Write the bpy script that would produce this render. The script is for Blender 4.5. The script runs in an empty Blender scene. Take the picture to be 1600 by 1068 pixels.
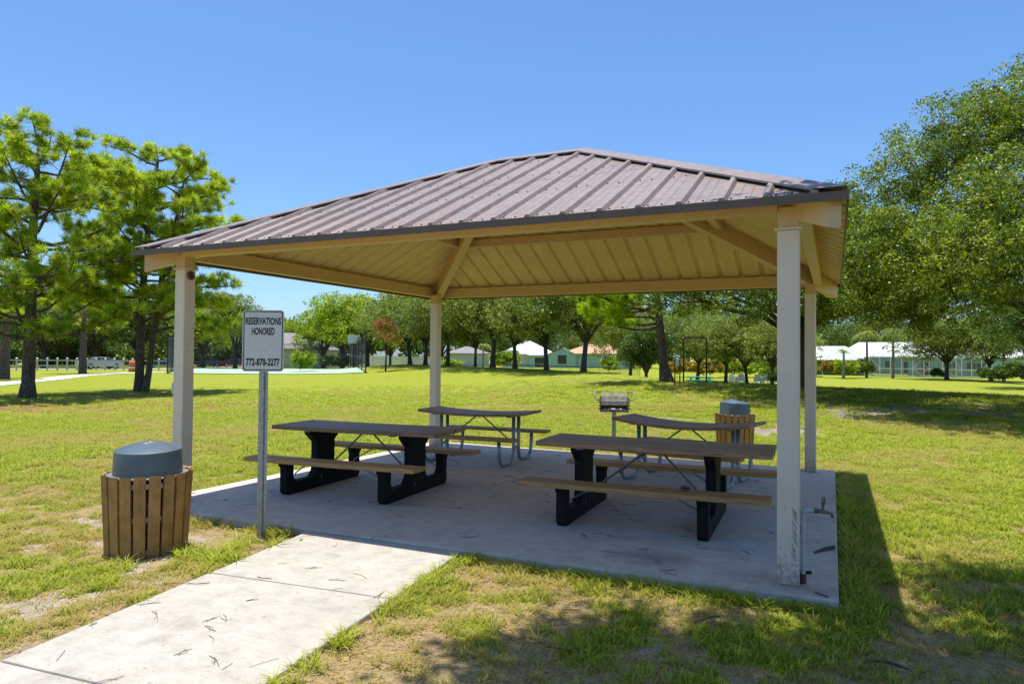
import bpy, math, random
import numpy as np
from mathutils import Vector, Matrix
R = math.radians
random.seed(7)
scene = bpy.context.scene
col = scene.collection

# ------------------------------------------------------------------ camera
cam_d = bpy.data.cameras.new('camera')
cam = bpy.data.objects.new('camera', cam_d)
col.objects.link(cam)
scene.camera = cam
CAM = Vector((6.8735, -5.2157, 1.6233))
cam_d.sensor_width = 36.0
cam_d.lens = 24.396
cam_d.clip_start = 0.05
cam_d.clip_end = 2500
yw, pt, rl = R(24.912), R(1.182), R(0.4706)
cF = Vector((-math.sin(yw) * math.cos(pt), math.cos(yw) * math.cos(pt), math.sin(pt)))
cR = Vector((math.cos(yw), math.sin(yw), 0))
cU = cR.cross(cF)
cR2 = cR * math.cos(rl) + cU * math.sin(rl)
cU2 = cU * math.cos(rl) - cR * math.sin(rl)
m3 = Matrix((cR2, cU2, -cF)).transposed()
cam.matrix_world = Matrix.Translation(CAM) @ m3.to_4x4()

# ------------------------------------------------------------------ sun and sky
to_sun = Vector((-0.12, 0.05, 1.0)).normalized()
SUN_EL = math.asin(to_sun.z)
world = bpy.data.worlds.new('World')
scene.world = world
world.use_nodes = True
wn = world.node_tree
bg = wn.nodes['Background']
sky = wn.nodes.new('ShaderNodeTexSky')
sky.sky_type = 'NISHITA'
sky.sun_disc = False
sky.sun_elevation = SUN_EL
sky.sun_rotation = math.atan2(to_sun.x, to_sun.y)
sky.altitude = 0
sky.air_density = 1.0
sky.dust_density = 0.95
sky.ozone_density = 4.0
hs_ = wn.nodes.new('ShaderNodeHueSaturation'); hs_.inputs['Saturation'].default_value = 1.08
wn.links.new(sky.outputs[0], hs_.inputs['Color'])
tn = wn.nodes.new('ShaderNodeMix'); tn.data_type = 'RGBA'; tn.blend_type = 'MULTIPLY'; tn.inputs[0].default_value = 1
tn.inputs[7].default_value = (0.77, 0.925, 1.07, 1)
wn.links.new(hs_.outputs[0], tn.inputs[6]); wn.links.new(tn.outputs[2], bg.inputs[0])
bg.inputs[1].default_value = 0.12
sd = bpy.data.lights.new('sun', 'SUN')
sd.energy = 4.2
sd.angle = R(0.53)
sd.color = (1.0, 0.965, 0.90)
so = bpy.data.objects.new('sun', sd)
so.rotation_euler = to_sun.to_track_quat('Z', 'Y').to_euler()
so.location = (0, 0, 60)
col.objects.link(so)
scene.view_settings.view_transform = 'Standard'
scene.view_settings.look = 'None'
scene.view_settings.exposure = 0.58
scene.view_settings.gamma = 1
scene.view_settings.use_curve_mapping = False
scene.render.engine = 'CYCLES'
scene.cycles.transparent_max_bounces = 24

# ------------------------------------------------------------------ helpers
def tag(o, label=None, cat=None, group=None, kind=None):
    if label: o['label'] = label
    if cat: o['category'] = cat
    if group: o['group'] = group
    if kind: o['kind'] = kind
    return o

def empty(name, loc=(0, 0, 0), rz=0.0, label=None, cat=None, group=None, kind=None):
    o = bpy.data.objects.new(name, None)
    o.empty_display_size = 0.2
    o.location = loc
    o.rotation_euler = (0, 0, rz)
    col.objects.link(o)
    return tag(o, label, cat, group, kind)

def link(name, me, parent=None, loc=(0, 0, 0)):
    o = bpy.data.objects.new(name, me)
    o.location = loc
    col.objects.link(o)
    if parent: o.parent = parent
    return o

def copy_tree(o, parent=None):
    c = o.copy()
    col.objects.link(c)
    c.parent = parent
    for ch in list(o.children): copy_tree(ch, c)
    return c

class MB:
    def __init__(s):
        s.v, s.f, s.m = [], [], []
    def add(s, vs, fs, mi=0):
        b = len(s.v)
        s.v += [tuple(p) for p in vs]
        s.f += [tuple(i + b for i in f) for f in fs]
        s.m += [mi] * len(fs)
        return s
    def box(s, x0, x1, y0, y1, z0, z1, mi=0):
        return s.add([(x0, y0, z0), (x1, y0, z0), (x1, y1, z0), (x0, y1, z0), (x0, y0, z1), (x1, y0, z1), (x1, y1, z1), (x0, y1, z1)],
                     [(0, 3, 2, 1), (4, 5, 6, 7), (0, 1, 5, 4), (1, 2, 6, 5), (2, 3, 7, 6), (3, 0, 4, 7)], mi)
    def bbox(s, x0, x1, y0, y1, z0, z1, b=0.006, mi=0):
        """box with chamfered edges"""
        xs, ys, zs = (x0, x1), (y0, y1), (z0, z1)
        vs = []; idx = {}
        for i in (0, 1):
            for j in (0, 1):
                for k in (0, 1):
                    sx, sy, sz = (1 - 2 * i), (1 - 2 * j), (1 - 2 * k)
                    for a in range(3):
                        o = [xs[i] + sx * b, ys[j] + sy * b, zs[k] + sz * b]
                        o[a] = (xs, ys, zs)[a][(i, j, k)[a]]
                        idx[(i, j, k, a)] = len(vs); vs.append(tuple(o))
        I = lambda i, j, k, a: idx[(i, j, k, a)]
        fs = []
        for a in range(3):
            for e in (0, 1):
                q = []
                for (p, r) in ((0, 0), (1, 0), (1, 1), (0, 1)):
                    t = [0, 0, 0]; t[a] = e; t[(a + 1) % 3] = p; t[(a + 2) % 3] = r
                    q.append(I(*t, a))
                fs.append(q if e else q[::-1])
        for a in range(3):
            b1, b2 = (a + 1) % 3, (a + 2) % 3
            for p in (0, 1):
                for r in (0, 1):
                    t0 = [0, 0, 0]; t0[b1] = p; t0[b2] = r
                    t1 = list(t0); t1[a] = 1
                    q = [I(*t0, b1), I(*t1, b1), I(*t1, b2), I(*t0, b2)]
                    fs.append(q if (p == r) == False else q[::-1])
        for i in (0, 1):
            for j in (0, 1):
                for k in (0, 1):
                    q = [I(i, j, k, 0), I(i, j, k, 1), I(i, j, k, 2)]
                    fs.append(q if (i + j + k) % 2 else q[::-1])
        return s.add(vs, fs, mi)
    def tube(s, pts, rad, n=8, mi=0, cap=True):
        pts = [Vector(p) for p in pts]
        if not hasattr(rad, '__len__'): rad = [rad] * len(pts)
        vs, fs = [], []
        up = Vector((0, 0, 1))
        prev = None
        for i, p in enumerate(pts):
            t = (pts[min(i + 1, len(pts) - 1)] - pts[max(i - 1, 0)]).normalized()
            if prev is None:
                a = t.cross(up if abs(t.z) < 0.9 else Vector((1, 0, 0))).normalized()
            else:
                a = (prev - t * prev.dot(t)).normalized()
            prev = a
            b = t.cross(a)
            for k in range(n):
                an = 2 * math.pi * k / n
                vs.append(p + (a * math.cos(an) + b * math.sin(an)) * rad[i])
        for i in range(len(pts) - 1):
            for k in range(n):
                k2 = (k + 1) % n
                fs.append((i * n + k, i * n + k2, (i + 1) * n + k2, (i + 1) * n + k))
        if cap:
            fs.append(tuple(range(n))[::-1])
            fs.append(tuple((len(pts) - 1) * n + k for k in range(n)))
        return s.add(vs, fs, mi)
    def lathe(s, prof, n=24, c=(0, 0), mi=0):
        vs, fs = [], []
        for r, z in prof:
            for k in range(n):
                a = 2 * math.pi * k / n
                vs.append((c[0] + r * math.cos(a), c[1] + r * math.sin(a), z))
        for i in range(len(prof) - 1):
            for k in range(n):
                k2 = (k + 1) % n
                fs.append((i * n + k, i * n + k2, (i + 1) * n + k2, (i + 1) * n + k))
        return s.add(vs, fs, mi)
    def extrude(s, poly, axis, a, b, mi=0):
        """poly of 2-D points; axis 0: (y,z) swept along x; 1: (x,z) along y; 2: (x,y) along z"""
        def P(p, t):
            return (t, p[0], p[1]) if axis == 0 else (p[0], t, p[1]) if axis == 1 else (p[0], p[1], t)
        n = len(poly)
        vs = [P(p, a) for p in poly] + [P(p, b) for p in poly]
        fs = [tuple(range(n)), tuple(range(2 * n - 1, n - 1, -1))]
        fs += [(i, i + n, (i + 1) % n + n, (i + 1) % n) for i in range(n)]
        return s.add(vs, fs, mi)
    def beam(s, p0, p1, w, dep, mi=0):
        """straight beam, p0 and p1 on the middle of its top; depth measured downwards"""
        p0, p1 = Vector(p0), Vector(p1)
        h = Vector((p1.x - p0.x, p1.y - p0.y, 0)).normalized()
        q = Vector((-h.y, h.x, 0)) * (w / 2); dn = Vector((0, 0, -dep))
        vs = [p0 - q, p0 + q, p0 + q + dn, p0 - q + dn, p1 - q, p1 + q, p1 + q + dn, p1 - q + dn]
        return s.add(vs, [(0, 1, 2, 3), (7, 6, 5, 4), (0, 4, 5, 1), (1, 5, 6, 2), (2, 6, 7, 3), (3, 7, 4, 0)], mi)
    def mesh(s, name, mats, smooth=False):
        me = bpy.data.meshes.new(name)
        me.from_pydata(s.v, [], s.f)
        if not isinstance(mats, (list, tuple)): mats = [mats]
        for m in mats: me.materials.append(m)
        me.polygons.foreach_set('material_index', s.m)
        if smooth: me.polygons.foreach_set('use_smooth', [True] * len(s.f))
        me.update()
        return me
    def build(s, name, mats, parent=None, smooth=False, loc=(0, 0, 0)):
        me = s.mesh(name, mats, smooth)
        if not smooth or smooth == 'fix':
            pass
        return link(name, me, parent, loc)

def np_mesh(name, V, F, mat):
    """fast mesh from numpy arrays, F is (n,k)"""
    me = bpy.data.meshes.new(name)
    n, k = F.shape
    me.vertices.add(len(V)); me.vertices.foreach_set('co', V.astype(np.float32).ravel())
    me.loops.add(n * k); me.loops.foreach_set('vertex_index', F.astype(np.int32).ravel())
    me.polygons.add(n)
    me.polygons.foreach_set('loop_start', (np.arange(n) * k).astype(np.int32))
    me.polygons.foreach_set('loop_total', np.full(n, k, np.int32))
    me.materials.append(mat)
    me.update(calc_edges=True)
    return me

# ------------------------------------------------------------------ noise in numpy
def _hash(ix, iy, seed):
    h = (ix.astype(np.int64) * 374761393 + iy.astype(np.int64) * 668265263 + seed * 2147483647) & 0xffffffff
    h = ((h ^ (h >> 13)) * 1274126177) & 0xffffffff
    h = h ^ (h >> 16)
    return (h & 0xffff) / 65535.0
def vnoise(x, y, seed=0):
    ix, iy = np.floor(x), np.floor(y)
    fx, fy = x - ix, y - iy
    fx = fx * fx * (3 - 2 * fx); fy = fy * fy * (3 - 2 * fy)
    a = _hash(ix, iy, seed); b = _hash(ix + 1, iy, seed); c = _hash(ix, iy + 1, seed); d = _hash(ix + 1, iy + 1, seed)
    return (a * (1 - fx) + b * fx) * (1 - fy) + (c * (1 - fx) + d * fx) * fy
def fbm(x, y, scale, seed=0, octv=4):
    x = np.asarray(x, float) / scale; y = np.asarray(y, float) / scale
    t = 0; a = 0.5; tot = 0
    for o in range(octv):
        t = t + a * vnoise(x, y, seed + o * 17); tot += a; a *= 0.5; x = x * 2.03 + 5.1; y = y * 2.03 + 1.7
    return t / tot
def sstep(a, b, x):
    t = np.clip((np.asarray(x, float) - a) / (b - a), 0, 1)
    return t * t * (3 - 2 * t)

# ------------------------------------------------------------------ materials
def new_mat(name):
    m = bpy.data.materials.new(name); m.use_nodes = True
    nt = m.node_tree
    return m, nt, nt.nodes['Principled BSDF'], nt.nodes['Material Output']
def N(nt, t, **kw):
    n = nt.nodes.new('ShaderNode' + t)
    for k, v in kw.items():
        if k in n.inputs: n.inputs[k].default_value = v
        else: setattr(n, k, v)
    return n
def ramp(nt, fac, stops):
    r = nt.nodes.new('ShaderNodeValToRGB')
    e = r.color_ramp.elements
    while len(e) < len(stops): e.new(0.5)
    for i, (p, c) in enumerate(stops):
        e[i].position = p; e[i].color = (c[0], c[1], c[2], 1)
    nt.links.new(fac, r.inputs[0])
    return r.outputs[0]
def mix(nt, fac, a, b, mode='MIX'):
    n = nt.nodes.new('ShaderNodeMix'); n.data_type = 'RGBA'; n.blend_type = mode
    for s, v in ((n.inputs[0], fac), (n.inputs[6], a), (n.inputs[7], b)):
        if hasattr(v, 'is_linked') or isinstance(v, bpy.types.NodeSocket): nt.links.new(v, s)
        elif isinstance(v, (int, float)): s.default_value = v
        else: s.default_value = (v[0], v[1], v[2], 1)
    return n.outputs[2]
def coords(nt, kind='Object', scale=(1, 1, 1)):
    t = nt.nodes.new('ShaderNodeTexCoord'); mp = nt.nodes.new('ShaderNodeMapping')
    nt.links.new(t.outputs[kind], mp.inputs[0]); mp.inputs[3].default_value = scale
    return mp.outputs[0]
def noise(nt, vec, scale, detail=4, rough=0.55):
    n = N(nt, 'TexNoise'); n.inputs['Scale'].default_value = scale
    n.inputs['Detail'].default_value = detail; n.inputs['Roughness'].default_value = rough
    nt.links.new(vec, n.inputs['Vector'])
    return n.outputs[0]
def bump(nt, bsdf, h, strength=0.3, dist=0.01):
    b = N(nt, 'Bump'); b.inputs['Strength'].default_value = strength; b.inputs['Distance'].default_value = dist
    nt.links.new(h, b.inputs['Height']); nt.links.new(b.outputs[0], bsdf.inputs['Normal'])
def simple(name, c, rough=0.6, metal=0.0, var=0.15, scale=6, bmp=0.15, bd=0.004, stretch=(1, 1, 1), dark=None, spec=0.5):
    m, nt, b, o = new_mat(name)
    v = coords(nt, 'Object', stretch)
    n1 = noise(nt, v, scale, 5)
    c2 = dark or tuple(x * (1 - var * 2) for x in c)
    cc = ramp(nt, n1, [(0.3, c2), (0.62, c)])
    n2 = noise(nt, v, scale * 9, 3)
    cc = mix(nt, 0.22 if var else 0, cc, ramp(nt, n2, [(0.3, tuple(x * 0.6 for x in c)), (0.7, tuple(min(1, x * 1.2) for x in c))]))
    nt.links.new(cc, b.inputs['Base Color'])
    b.inputs['Roughness'].default_value = rough; b.inputs['Metallic'].default_value = metal
    b.inputs['Specular IOR Level'].default_value = spec
    if bmp: bump(nt, b, n2, bmp, bd)
    return m

M = {}
def post_mat():
    m, nt, b, o = new_mat('post_paint')
    t = N(nt, 'TexCoord'); sp = N(nt, 'SeparateXYZ'); nt.links.new(t.outputs['Object'], sp.inputs[0])
    v = coords(nt, 'Object'); n1 = noise(nt, v, 2.2, 5, .6); n2 = noise(nt, v, 28, 4, .7)
    c = ramp(nt, n1, [(.3, (.66, .545, .46)), (.65, (.77, .64, .545))])
    # splashed dirt at the foot and scattered chips
    a = N(nt, 'MapRange'); a.inputs[1].default_value = 0; a.inputs[2].default_value = .32; a.inputs[3].default_value = .34; a.inputs[4].default_value = 0
    nt.links.new(sp.outputs[2], a.inputs[0])
    q = N(nt, 'Math'); q.operation = 'ADD'; nt.links.new(a.outputs[0], q.inputs[0]); nt.links.new(n2, q.inputs[1])
    c = mix(nt, ramp(nt, q.outputs[0], [(.60, (0, 0, 0)), (.86, (.75, .75, .75))]), c, (.22, .17, .13))
    c = mix(nt, ramp(nt, n2, [(.715, (0, 0, 0)), (.74, (.6, .6, .6))]), c, (.2, .13, .09))
    nt.links.new(c, b.inputs['Base Color']); b.inputs['Roughness'].default_value = .5
    bump(nt, b, n2, .12, .002)
    return m
M['post'] = post_mat()
M['tan'] = simple('tan_paint', (0.68, 0.455, 0.26), 0.42, 0, 0.05, 3, 0.05)
M['tan_soffit'] = simple('tan_soffit', (0.76, 0.545, 0.26), 0.45, 0, 0.06, 2, 0.05)
M['trim'] = simple('brown_trim', (0.125, 0.085, 0.07), 0.5, 0, 0.12, 4, 0.05)
M['galv'] = simple('galvanised_tube', (0.36, 0.38, 0.41), 0.42, 0.6, 0.2, 30, 0.05)
M['galv_dark'] = simple('weathered_rod', (0.22, 0.22, 0.22), 0.5, 0.5, 0.2, 30, 0.05)
M['black'] = simple('black_recycled_plastic', (0.009, 0.009, 0.010), 0.7, 0, 0.2, 14, 0.35, 0.004, spec=0.22)
M['lid'] = simple('slate_blue_plastic', (0.088, 0.125, 0.152), 0.42, 0, 0.1, 8, 0.1)
M['liner'] = simple('dark_liner', (0.015, 0.015, 0.017), 0.6, 0, 0.1, 8, 0.1)
M['white_vinyl'] = simple('white_vinyl', (0.78, 0.79, 0.8), 0.4, 0, 0.05, 2, 0)
M['white_wall'] = simple('pale_wall', (0.62, 0.63, 0.62), 0.8, 0, 0.05, 1, 0)
M['teal_wall'] = simple('teal_wall', (0.30, 0.47, 0.43), 0.8, 0, 0.06, 1, 0)
M['aqua_wall'] = simple('aqua_wall', (0.30, 0.48, 0.52), 0.8, 0, 0.06, 1, 0)
M['yellow_wall'] = simple('yellow_wall', (0.72, 0.62, 0.06), 0.8, 0, 0.06, 1, 0)
M['grey_wall'] = simple('grey_wall', (0.46, 0.49, 0.52), 0.8, 0, 0.05, 1, 0)
M['green_wall'] = simple('mint_wall', (0.40, 0.55, 0.44), 0.8, 0, 0.05, 1, 0)
M['white_roof'] = simple('white_metal_roof', (0.64, 0.65, 0.66), 0.5, 0, 0.03, 1, 0)
M['orange_roof'] = simple('orange_shingle', (0.62, 0.36, 0.21), 0.85, 0, 0.12, 1.5, 0.3, 0.03)
M['grey_roof'] = simple('grey_shingle', (0.27, 0.25, 0.24), 0.85, 0, 0.12, 1.5, 0.3, 0.03)
M['glass'] = simple('window_glass', (0.03, 0.045, 0.055), 0.08, 0, 0.05, 1, 0)
M['fence_black'] = simple('black_fence_metal', (0.02, 0.022, 0.024), 0.5, 0.3, 0.1, 5, 0)
M['green_metal'] = simple('green_painted_tube', (0.008, 0.045, 0.03), 0.4, 0.1, 0.1, 5, 0)
M['court'] = simple('green_court_paint', (0.38, 0.52, 0.36), 0.8, 0, 0.08, 0.4, 0)
M['red_cloth'] = simple('red_awning_cloth', (0.6, 0.05, 0.06), 0.7, 0, 0.05, 2, 0)
M['turquoise'] = simple('turquoise_plastic', (0.03, 0.48, 0.46), 0.5, 0, 0.05, 2, 0)
M['silver_car'] = simple('silver_car_paint', (0.50, 0.52, 0.55), 0.25, 0.3, 0.02, 2, 0)
M['maroon_car'] = simple('maroon_car_paint', (0.10, 0.03, 0.05), 0.25, 0.2, 0.02, 2, 0)
M['slate_car'] = simple('slate_car_paint', (0.09, 0.11, 0.14), 0.25, 0.3, 0.02, 2, 0)
M['rubber'] = simple('tyre_rubber', (0.02, 0.02, 0.02), 0.8, 0, 0.05, 5, 0)
M['red_lens'] = simple('red_lamp_lens', (0.35, 0.01, 0.01), 0.2, 0, 0.02, 5, 0)
M['orange_can'] = simple('orange_plastic', (0.6, 0.16, 0.05), 0.6, 0, 0.05, 5, 0)
M['rust'] = simple('rusty_iron', (0.16, 0.065, 0.03), 0.85, 0.1, 0.3, 20, 0.4)
M['grill'] = simple('grill_steel', (0.30, 0.285, 0.25), 0.6, 0.3, 0.3, 12, 0.3, dark=(0.13, 0.09, 0.06))
M['pvc'] = simple('grey_white_pipe', (0.50, 0.50, 0.52), 0.45, 0, 0.06, 10, 0.05)
M['brass'] = simple('aged_brass', (0.22, 0.23, 0.17), 0.4, 0.8, 0.3, 60, 0.1)
M['sign_ink'] = simple('sign_black', (0.012, 0.012, 0.014), 0.5, 0, 0, 5, 0)
M['sign_face'] = simple('sign_sheeting', (0.58, 0.58, 0.60), 0.4, 0, 0.04, 3, 0)
M['twig'] = simple('dead_twig', (0.12, 0.07, 0.045), 0.9, 0, 0.2, 30, 0.3)
M['needle_litter'] = simple('fallen_needle', (0.20, 0.115, 0.06), 0.8, 0, 0.2, 4, 0)
M['palm_trunk'] = simple('palm_trunk', (0.26, 0.23, 0.20), 0.9, 0, 0.15, 4, 0.5, 0.03)

def roof_brown():
    m, nt, b, o = new_mat('brown_roof_metal')
    v = coords(nt, 'Object')
    n1 = noise(nt, v, 0.9, 6, 0.65)
    n2 = noise(nt, v, 14, 4)
    c = ramp(nt, n1, [(0.25, (0.205, 0.15, 0.13)), (0.5, (0.25, 0.187, 0.163)), (0.75, (0.30, 0.232, 0.20))])
    c = mix(nt, 0.25, c, ramp(nt, n2, [(0.35, (0.14, 0.1, 0.09)), (0.65, (0.42, 0.33, 0.30))]))
    nt.links.new(c, b.inputs['Base Color'])
    b.inputs['Roughness'].default_value = 0.42
    return m
M['roof'] = roof_brown()

def plank_mat(name, c1, c2, c3, rough=0.65):
    m, nt, b, o = new_mat(name)
    v = coords(nt, 'Object', (1.3, 16, 16))
    v2 = coords(nt, 'Object', (3, 90, 90))
    n1 = noise(nt, v, 2.2, 6, 0.7)
    n2 = noise(nt, v2, 1.6, 4)
    oi = N(nt, 'ObjectInfo')
    c = ramp(nt, n1, [(0.25, c1), (0.5, c2), (0.78, c3)])
    c = mix(nt, 0.35, c, ramp(nt, n2, [(0.3, tuple(x * 0.45 for x in c1)), (0.7, tuple(x * 1.15 for x in c3))]))
    c = mix(nt, 1.0, c, ramp(nt, oi.outputs['Random'], [(0, (0.78, 0.78, 0.78)), (1, (1.1, 1.08, 1.05))]), 'MULTIPLY')
    nt.links.new(c, b.inputs['Base Color'])
    b.inputs['Roughness'].default_value = rough; b.inputs['Specular IOR Level'].default_value = 0.3
    bump(nt, b, n2, 0.35, 0.004)
    return m
M['plank'] = plank_mat('brown_plank', (0.12, 0.055, 0.028), (0.31, 0.165, 0.085), (0.56, 0.38, 0.25), 0.5)
M['bench'] = plank_mat('bench_plank', (0.24, 0.115, 0.042), (0.50, 0.265, 0.10), (0.68, 0.41, 0.19), 0.6)
def slat_mat():
    m, nt, b, o = new_mat('tan_slat')
    v = coords(nt, 'Object', (40, 40, 3))
    n1 = noise(nt, v, 1.0, 5, 0.7); n2 = noise(nt, coords(nt, 'Object'), 9, 5)
    oi = N(nt, 'ObjectInfo')
    c = ramp(nt, n2, [(0.3, (0.25, 0.115, 0.03)), (0.6, (0.46, 0.23, 0.065))])
    c = mix(nt, 0.3, c, ramp(nt, n1, [(0.3, (0.15, 0.07, 0.022)), (0.7, (0.55, 0.30, 0.10))]))
    c = mix(nt, 1.0, c, ramp(nt, oi.outputs['Random'], [(0, (0.8, 0.8, 0.8)), (1, (1.12, 1.1, 1.05))]), 'MULTIPLY')
    nt.links.new(c, b.inputs['Base Color']); b.inputs['Roughness'].default_value = 0.6
    bump(nt, b, n1, 0.3, 0.003)
    return m
M['slat'] = slat_mat()

def concrete(name, c1, c2, c3, spots=()):
    m, nt, b, o = new_mat(name)
    v = coords(nt, 'Object')
    n1 = noise(nt, v, 0.8, 6, 0.6); n2 = noise(nt, v, 6, 6, 0.65); n3 = noise(nt, v, 120, 3)
    c = ramp(nt, n1, [(0.3, c1), (0.5, c2), (0.7, c3)])
    c = mix(nt, 0.42, c, ramp(nt, n2, [(0.32, tuple(x * 0.5 for x in c1)), (0.58, c3)]))
    nst = noise(nt, v, 1.7, 6, 0.7)
    c = mix(nt, ramp(nt, nst, [(0.56, (0, 0, 0)), (0.68, (0.5, 0.5, 0.5))]), c, tuple(x * 0.45 for x in c1))
    vs = coords(nt, 'Object', (1.2, 9, 1))
    n4 = noise(nt, vs, 2.5, 5, 0.7)
    c = mix(nt, 0.18, c, ramp(nt, n4, [(0.35, tuple(x * 0.35 for x in c1)), (0.5, c2)]))
    for (sx, sy, sr, scol, k) in spots:
        mp = nt.nodes.new('ShaderNodeMapping'); mp.inputs[1].default_value = (-sx / sr, -sy / (sr * .6), 0); mp.inputs[3].default_value = (1 / sr, 1 / (sr * .6), 0)
        nt.links.new(v, mp.inputs[0])
        ln = N(nt, 'VectorMath'); ln.operation = 'LENGTH'; nt.links.new(mp.outputs[0], ln.inputs[0])
        ad = N(nt, 'Math'); ad.operation = 'MULTIPLY_ADD'; nt.links.new(n2, ad.inputs[0]); ad.inputs[1].default_value = 0.7; nt.links.new(ln.outputs['Value'], ad.inputs[2])
        c = mix(nt, ramp(nt, ad.outputs[0], [(0.42, (k, k, k)), (1.25, (0, 0, 0))]), c, scol)
    nsp = noise(nt, v, 26, 2)
    c = mix(nt, ramp(nt, nsp, [(0.69, (0, 0, 0)), (0.74, (0.75, 0.75, 0.75))]), c, (0.11, 0.085, 0.07))
    c = mix(nt, 0.25, c, ramp(nt, n3, [(0.3, tuple(x * 0.6 for x in c2)), (0.7, tuple(x * 1.15 for x in c3))]))
    nt.links.new(c, b.inputs['Base Color']); b.inputs['Roughness'].default_value = 0.85
    bump(nt, b, n3, 0.25, 0.004)
    return m
M['slab'] = concrete('grey_slab_concrete', (0.46, 0.38, 0.315), (0.60, 0.50, 0.415), (0.70, 0.595, 0.50), spots=((6.72, .14, .42, (.25, .11, .05), .8), (5.55, .42, .75, (.16, .13, .11), .75), (6.35, .30, .5, (.24, .20, .17), .6), (2.6, 1.2, .5, (.22, .18, .15), .5), (4.1, 3.6, .9, (.24, .2, .17), .5)))
M['walk'] = concrete('pale_walk_concrete', (0.36, 0.315, 0.25), (0.46, 0.415, 0.345), (0.53, 0.49, 0.42))
M['far_walk'] = simple('far_path_concrete', (0.62, 0.58, 0.52), 0.85, 0, 0.05, 0.6, 0)
M['asphalt'] = simple('road_concrete', (0.46, 0.44, 0.41), 0.9, 0, 0.08, 0.5, 0)

def bark(name, c1, c2, sc=1.0):
    m, nt, b, o = new_mat(name)
    v = coords(nt, 'Object', (9 * sc, 9 * sc, 2.2 * sc))
    vo = N(nt, 'TexVoronoi'); vo.feature = 'DISTANCE_TO_EDGE'; vo.inputs['Scale'].default_value = 1.4
    nt.links.new(v, vo.inputs['Vector'])
    n1 = noise(nt, v, 3, 5, 0.65)
    c = ramp(nt, n1, [(0.3, c1), (0.7, c2)])
    c = mix(nt, ramp(nt, vo.outputs[0], [(0.0, (0.85, 0.85, 0.85)), (0.14, (0, 0, 0))]), c, tuple(x * 0.3 for x in c1))
    nt.links.new(c, b.inputs['Base Color']); b.inputs['Roughness'].default_value = 0.95
    bump(nt, b, vo.outputs[0], 0.8, 0.05)
    return m
M['pine_bark'] = bark('pine_bark', (0.075, 0.05, 0.04), (0.19, 0.14, 0.115))
M['oak_bark'] = bark('oak_bark', (0.055, 0.045, 0.038), (0.15, 0.125, 0.105), 1.6)

def leaf_mat(name, stops, trans=0.35, rough=0.5, noise_scale=0.6, spec=0.4):
    m, nt, b, o = new_mat(name)
    g = N(nt, 'NewGeometry')
    c = ramp(nt, g.outputs['Random Per Island'], [(i / (len(stops) - 1), s) for i, s in enumerate(stops)])
    v = coords(nt, 'Object')
    n1 = noise(nt, v, noise_scale, 3)
    c = mix(nt, 1.0, c, ramp(nt, n1, [(0.3, (0.72, 0.78, 0.74)), (0.7, (1.3, 1.25, 1.0))]), 'MULTIPLY')
    n3 = noise(nt, v, noise_scale * 4.5, 2)
    c = mix(nt, 1.0, c, ramp(nt, n3, [(0.35, (0.62, 0.68, 0.6)), (0.62, (1.45, 1.4, 1.15))]), 'MULTIPLY')
    oi = N(nt, 'ObjectInfo')
    c = mix(nt, 1.0, c, ramp(nt, oi.outputs['Random'], [(0, (0.85, 0.88, 0.9)), (1, (1.12, 1.08, 1.0))]), 'MULTIPLY')
    nt.links.new(c, b.inputs['Base Color'])
    b.inputs['Roughness'].default_value = rough; b.inputs['Specular IOR Level'].default_value = spec
    tr = N(nt, 'BsdfTranslucent')
    nt.links.new(mix(nt, 1.0, c, (1.5, 1.6, 0.7), 'MULTIPLY'), tr.inputs[0])
    ms = N(nt, 'MixShader'); ms.inputs[0].default_value = trans
    nt.links.new(b.outputs[0], ms.inputs[1]); nt.links.new(tr.outputs[0], ms.inputs[2])
    nt.links.new(ms.outputs[0], o.inputs[0])
    return m
M['oak_leaf'] = leaf_mat('oak_leaf', [(0.05, 0.085, 0.012), (0.105, 0.15, 0.02), (0.185, 0.235, 0.03), (0.30, 0.33, 0.065)], 0.36, 0.42)
M['row_leaf'] = leaf_mat('row_oak_leaf', [(0.085, 0.115, 0.033), (0.15, 0.19, 0.056), (0.225, 0.265, 0.085), (0.32, 0.34, 0.135)], 0.38)
M['needle'] = leaf_mat('pine_needle', [(0.13, 0.21, 0.015), (0.25, 0.36, 0.022), (0.37, 0.48, 0.034), (0.33, 0.26, 0.09), (0.52, 0.58, 0.08)], 0.5, 0.45, 0.5)
M['needle_yellow'] = leaf_mat('yellow_pine_needle', [(0.13, 0.2, 0.01), (0.26, 0.36, 0.015), (0.40, 0.48, 0.02), (0.52, 0.55, 0.03)], 0.5, 0.45, 0.8)
M['lime_leaf'] = leaf_mat('lime_leaf', [(0.09, 0.14, 0.014), (0.18, 0.26, 0.022), (0.29, 0.37, 0.035), (0.42, 0.45, 0.05)], 0.45, 0.5, 0.4)
M['dark_leaf'] = leaf_mat('dark_leaf', [(0.035, 0.07, 0.018), (0.065, 0.11, 0.026), (0.11, 0.165, 0.036), (0.18, 0.23, 0.05)], 0.3, 0.45, 0.5)
M['rust_leaf'] = leaf_mat('rusty_dead_leaf', [(0.18, 0.07, 0.02), (0.3, 0.12, 0.04), (0.38, 0.18, 0.06), (0.2, 0.16, 0.04)], 0.3)
M['flower_leaf'] = leaf_mat('croton_leaf', [(0.1, 0.14, 0.02), (0.26, 0.22, 0.03), (0.4, 0.14, 0.03), (0.16, 0.2, 0.03)], 0.3)

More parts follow.
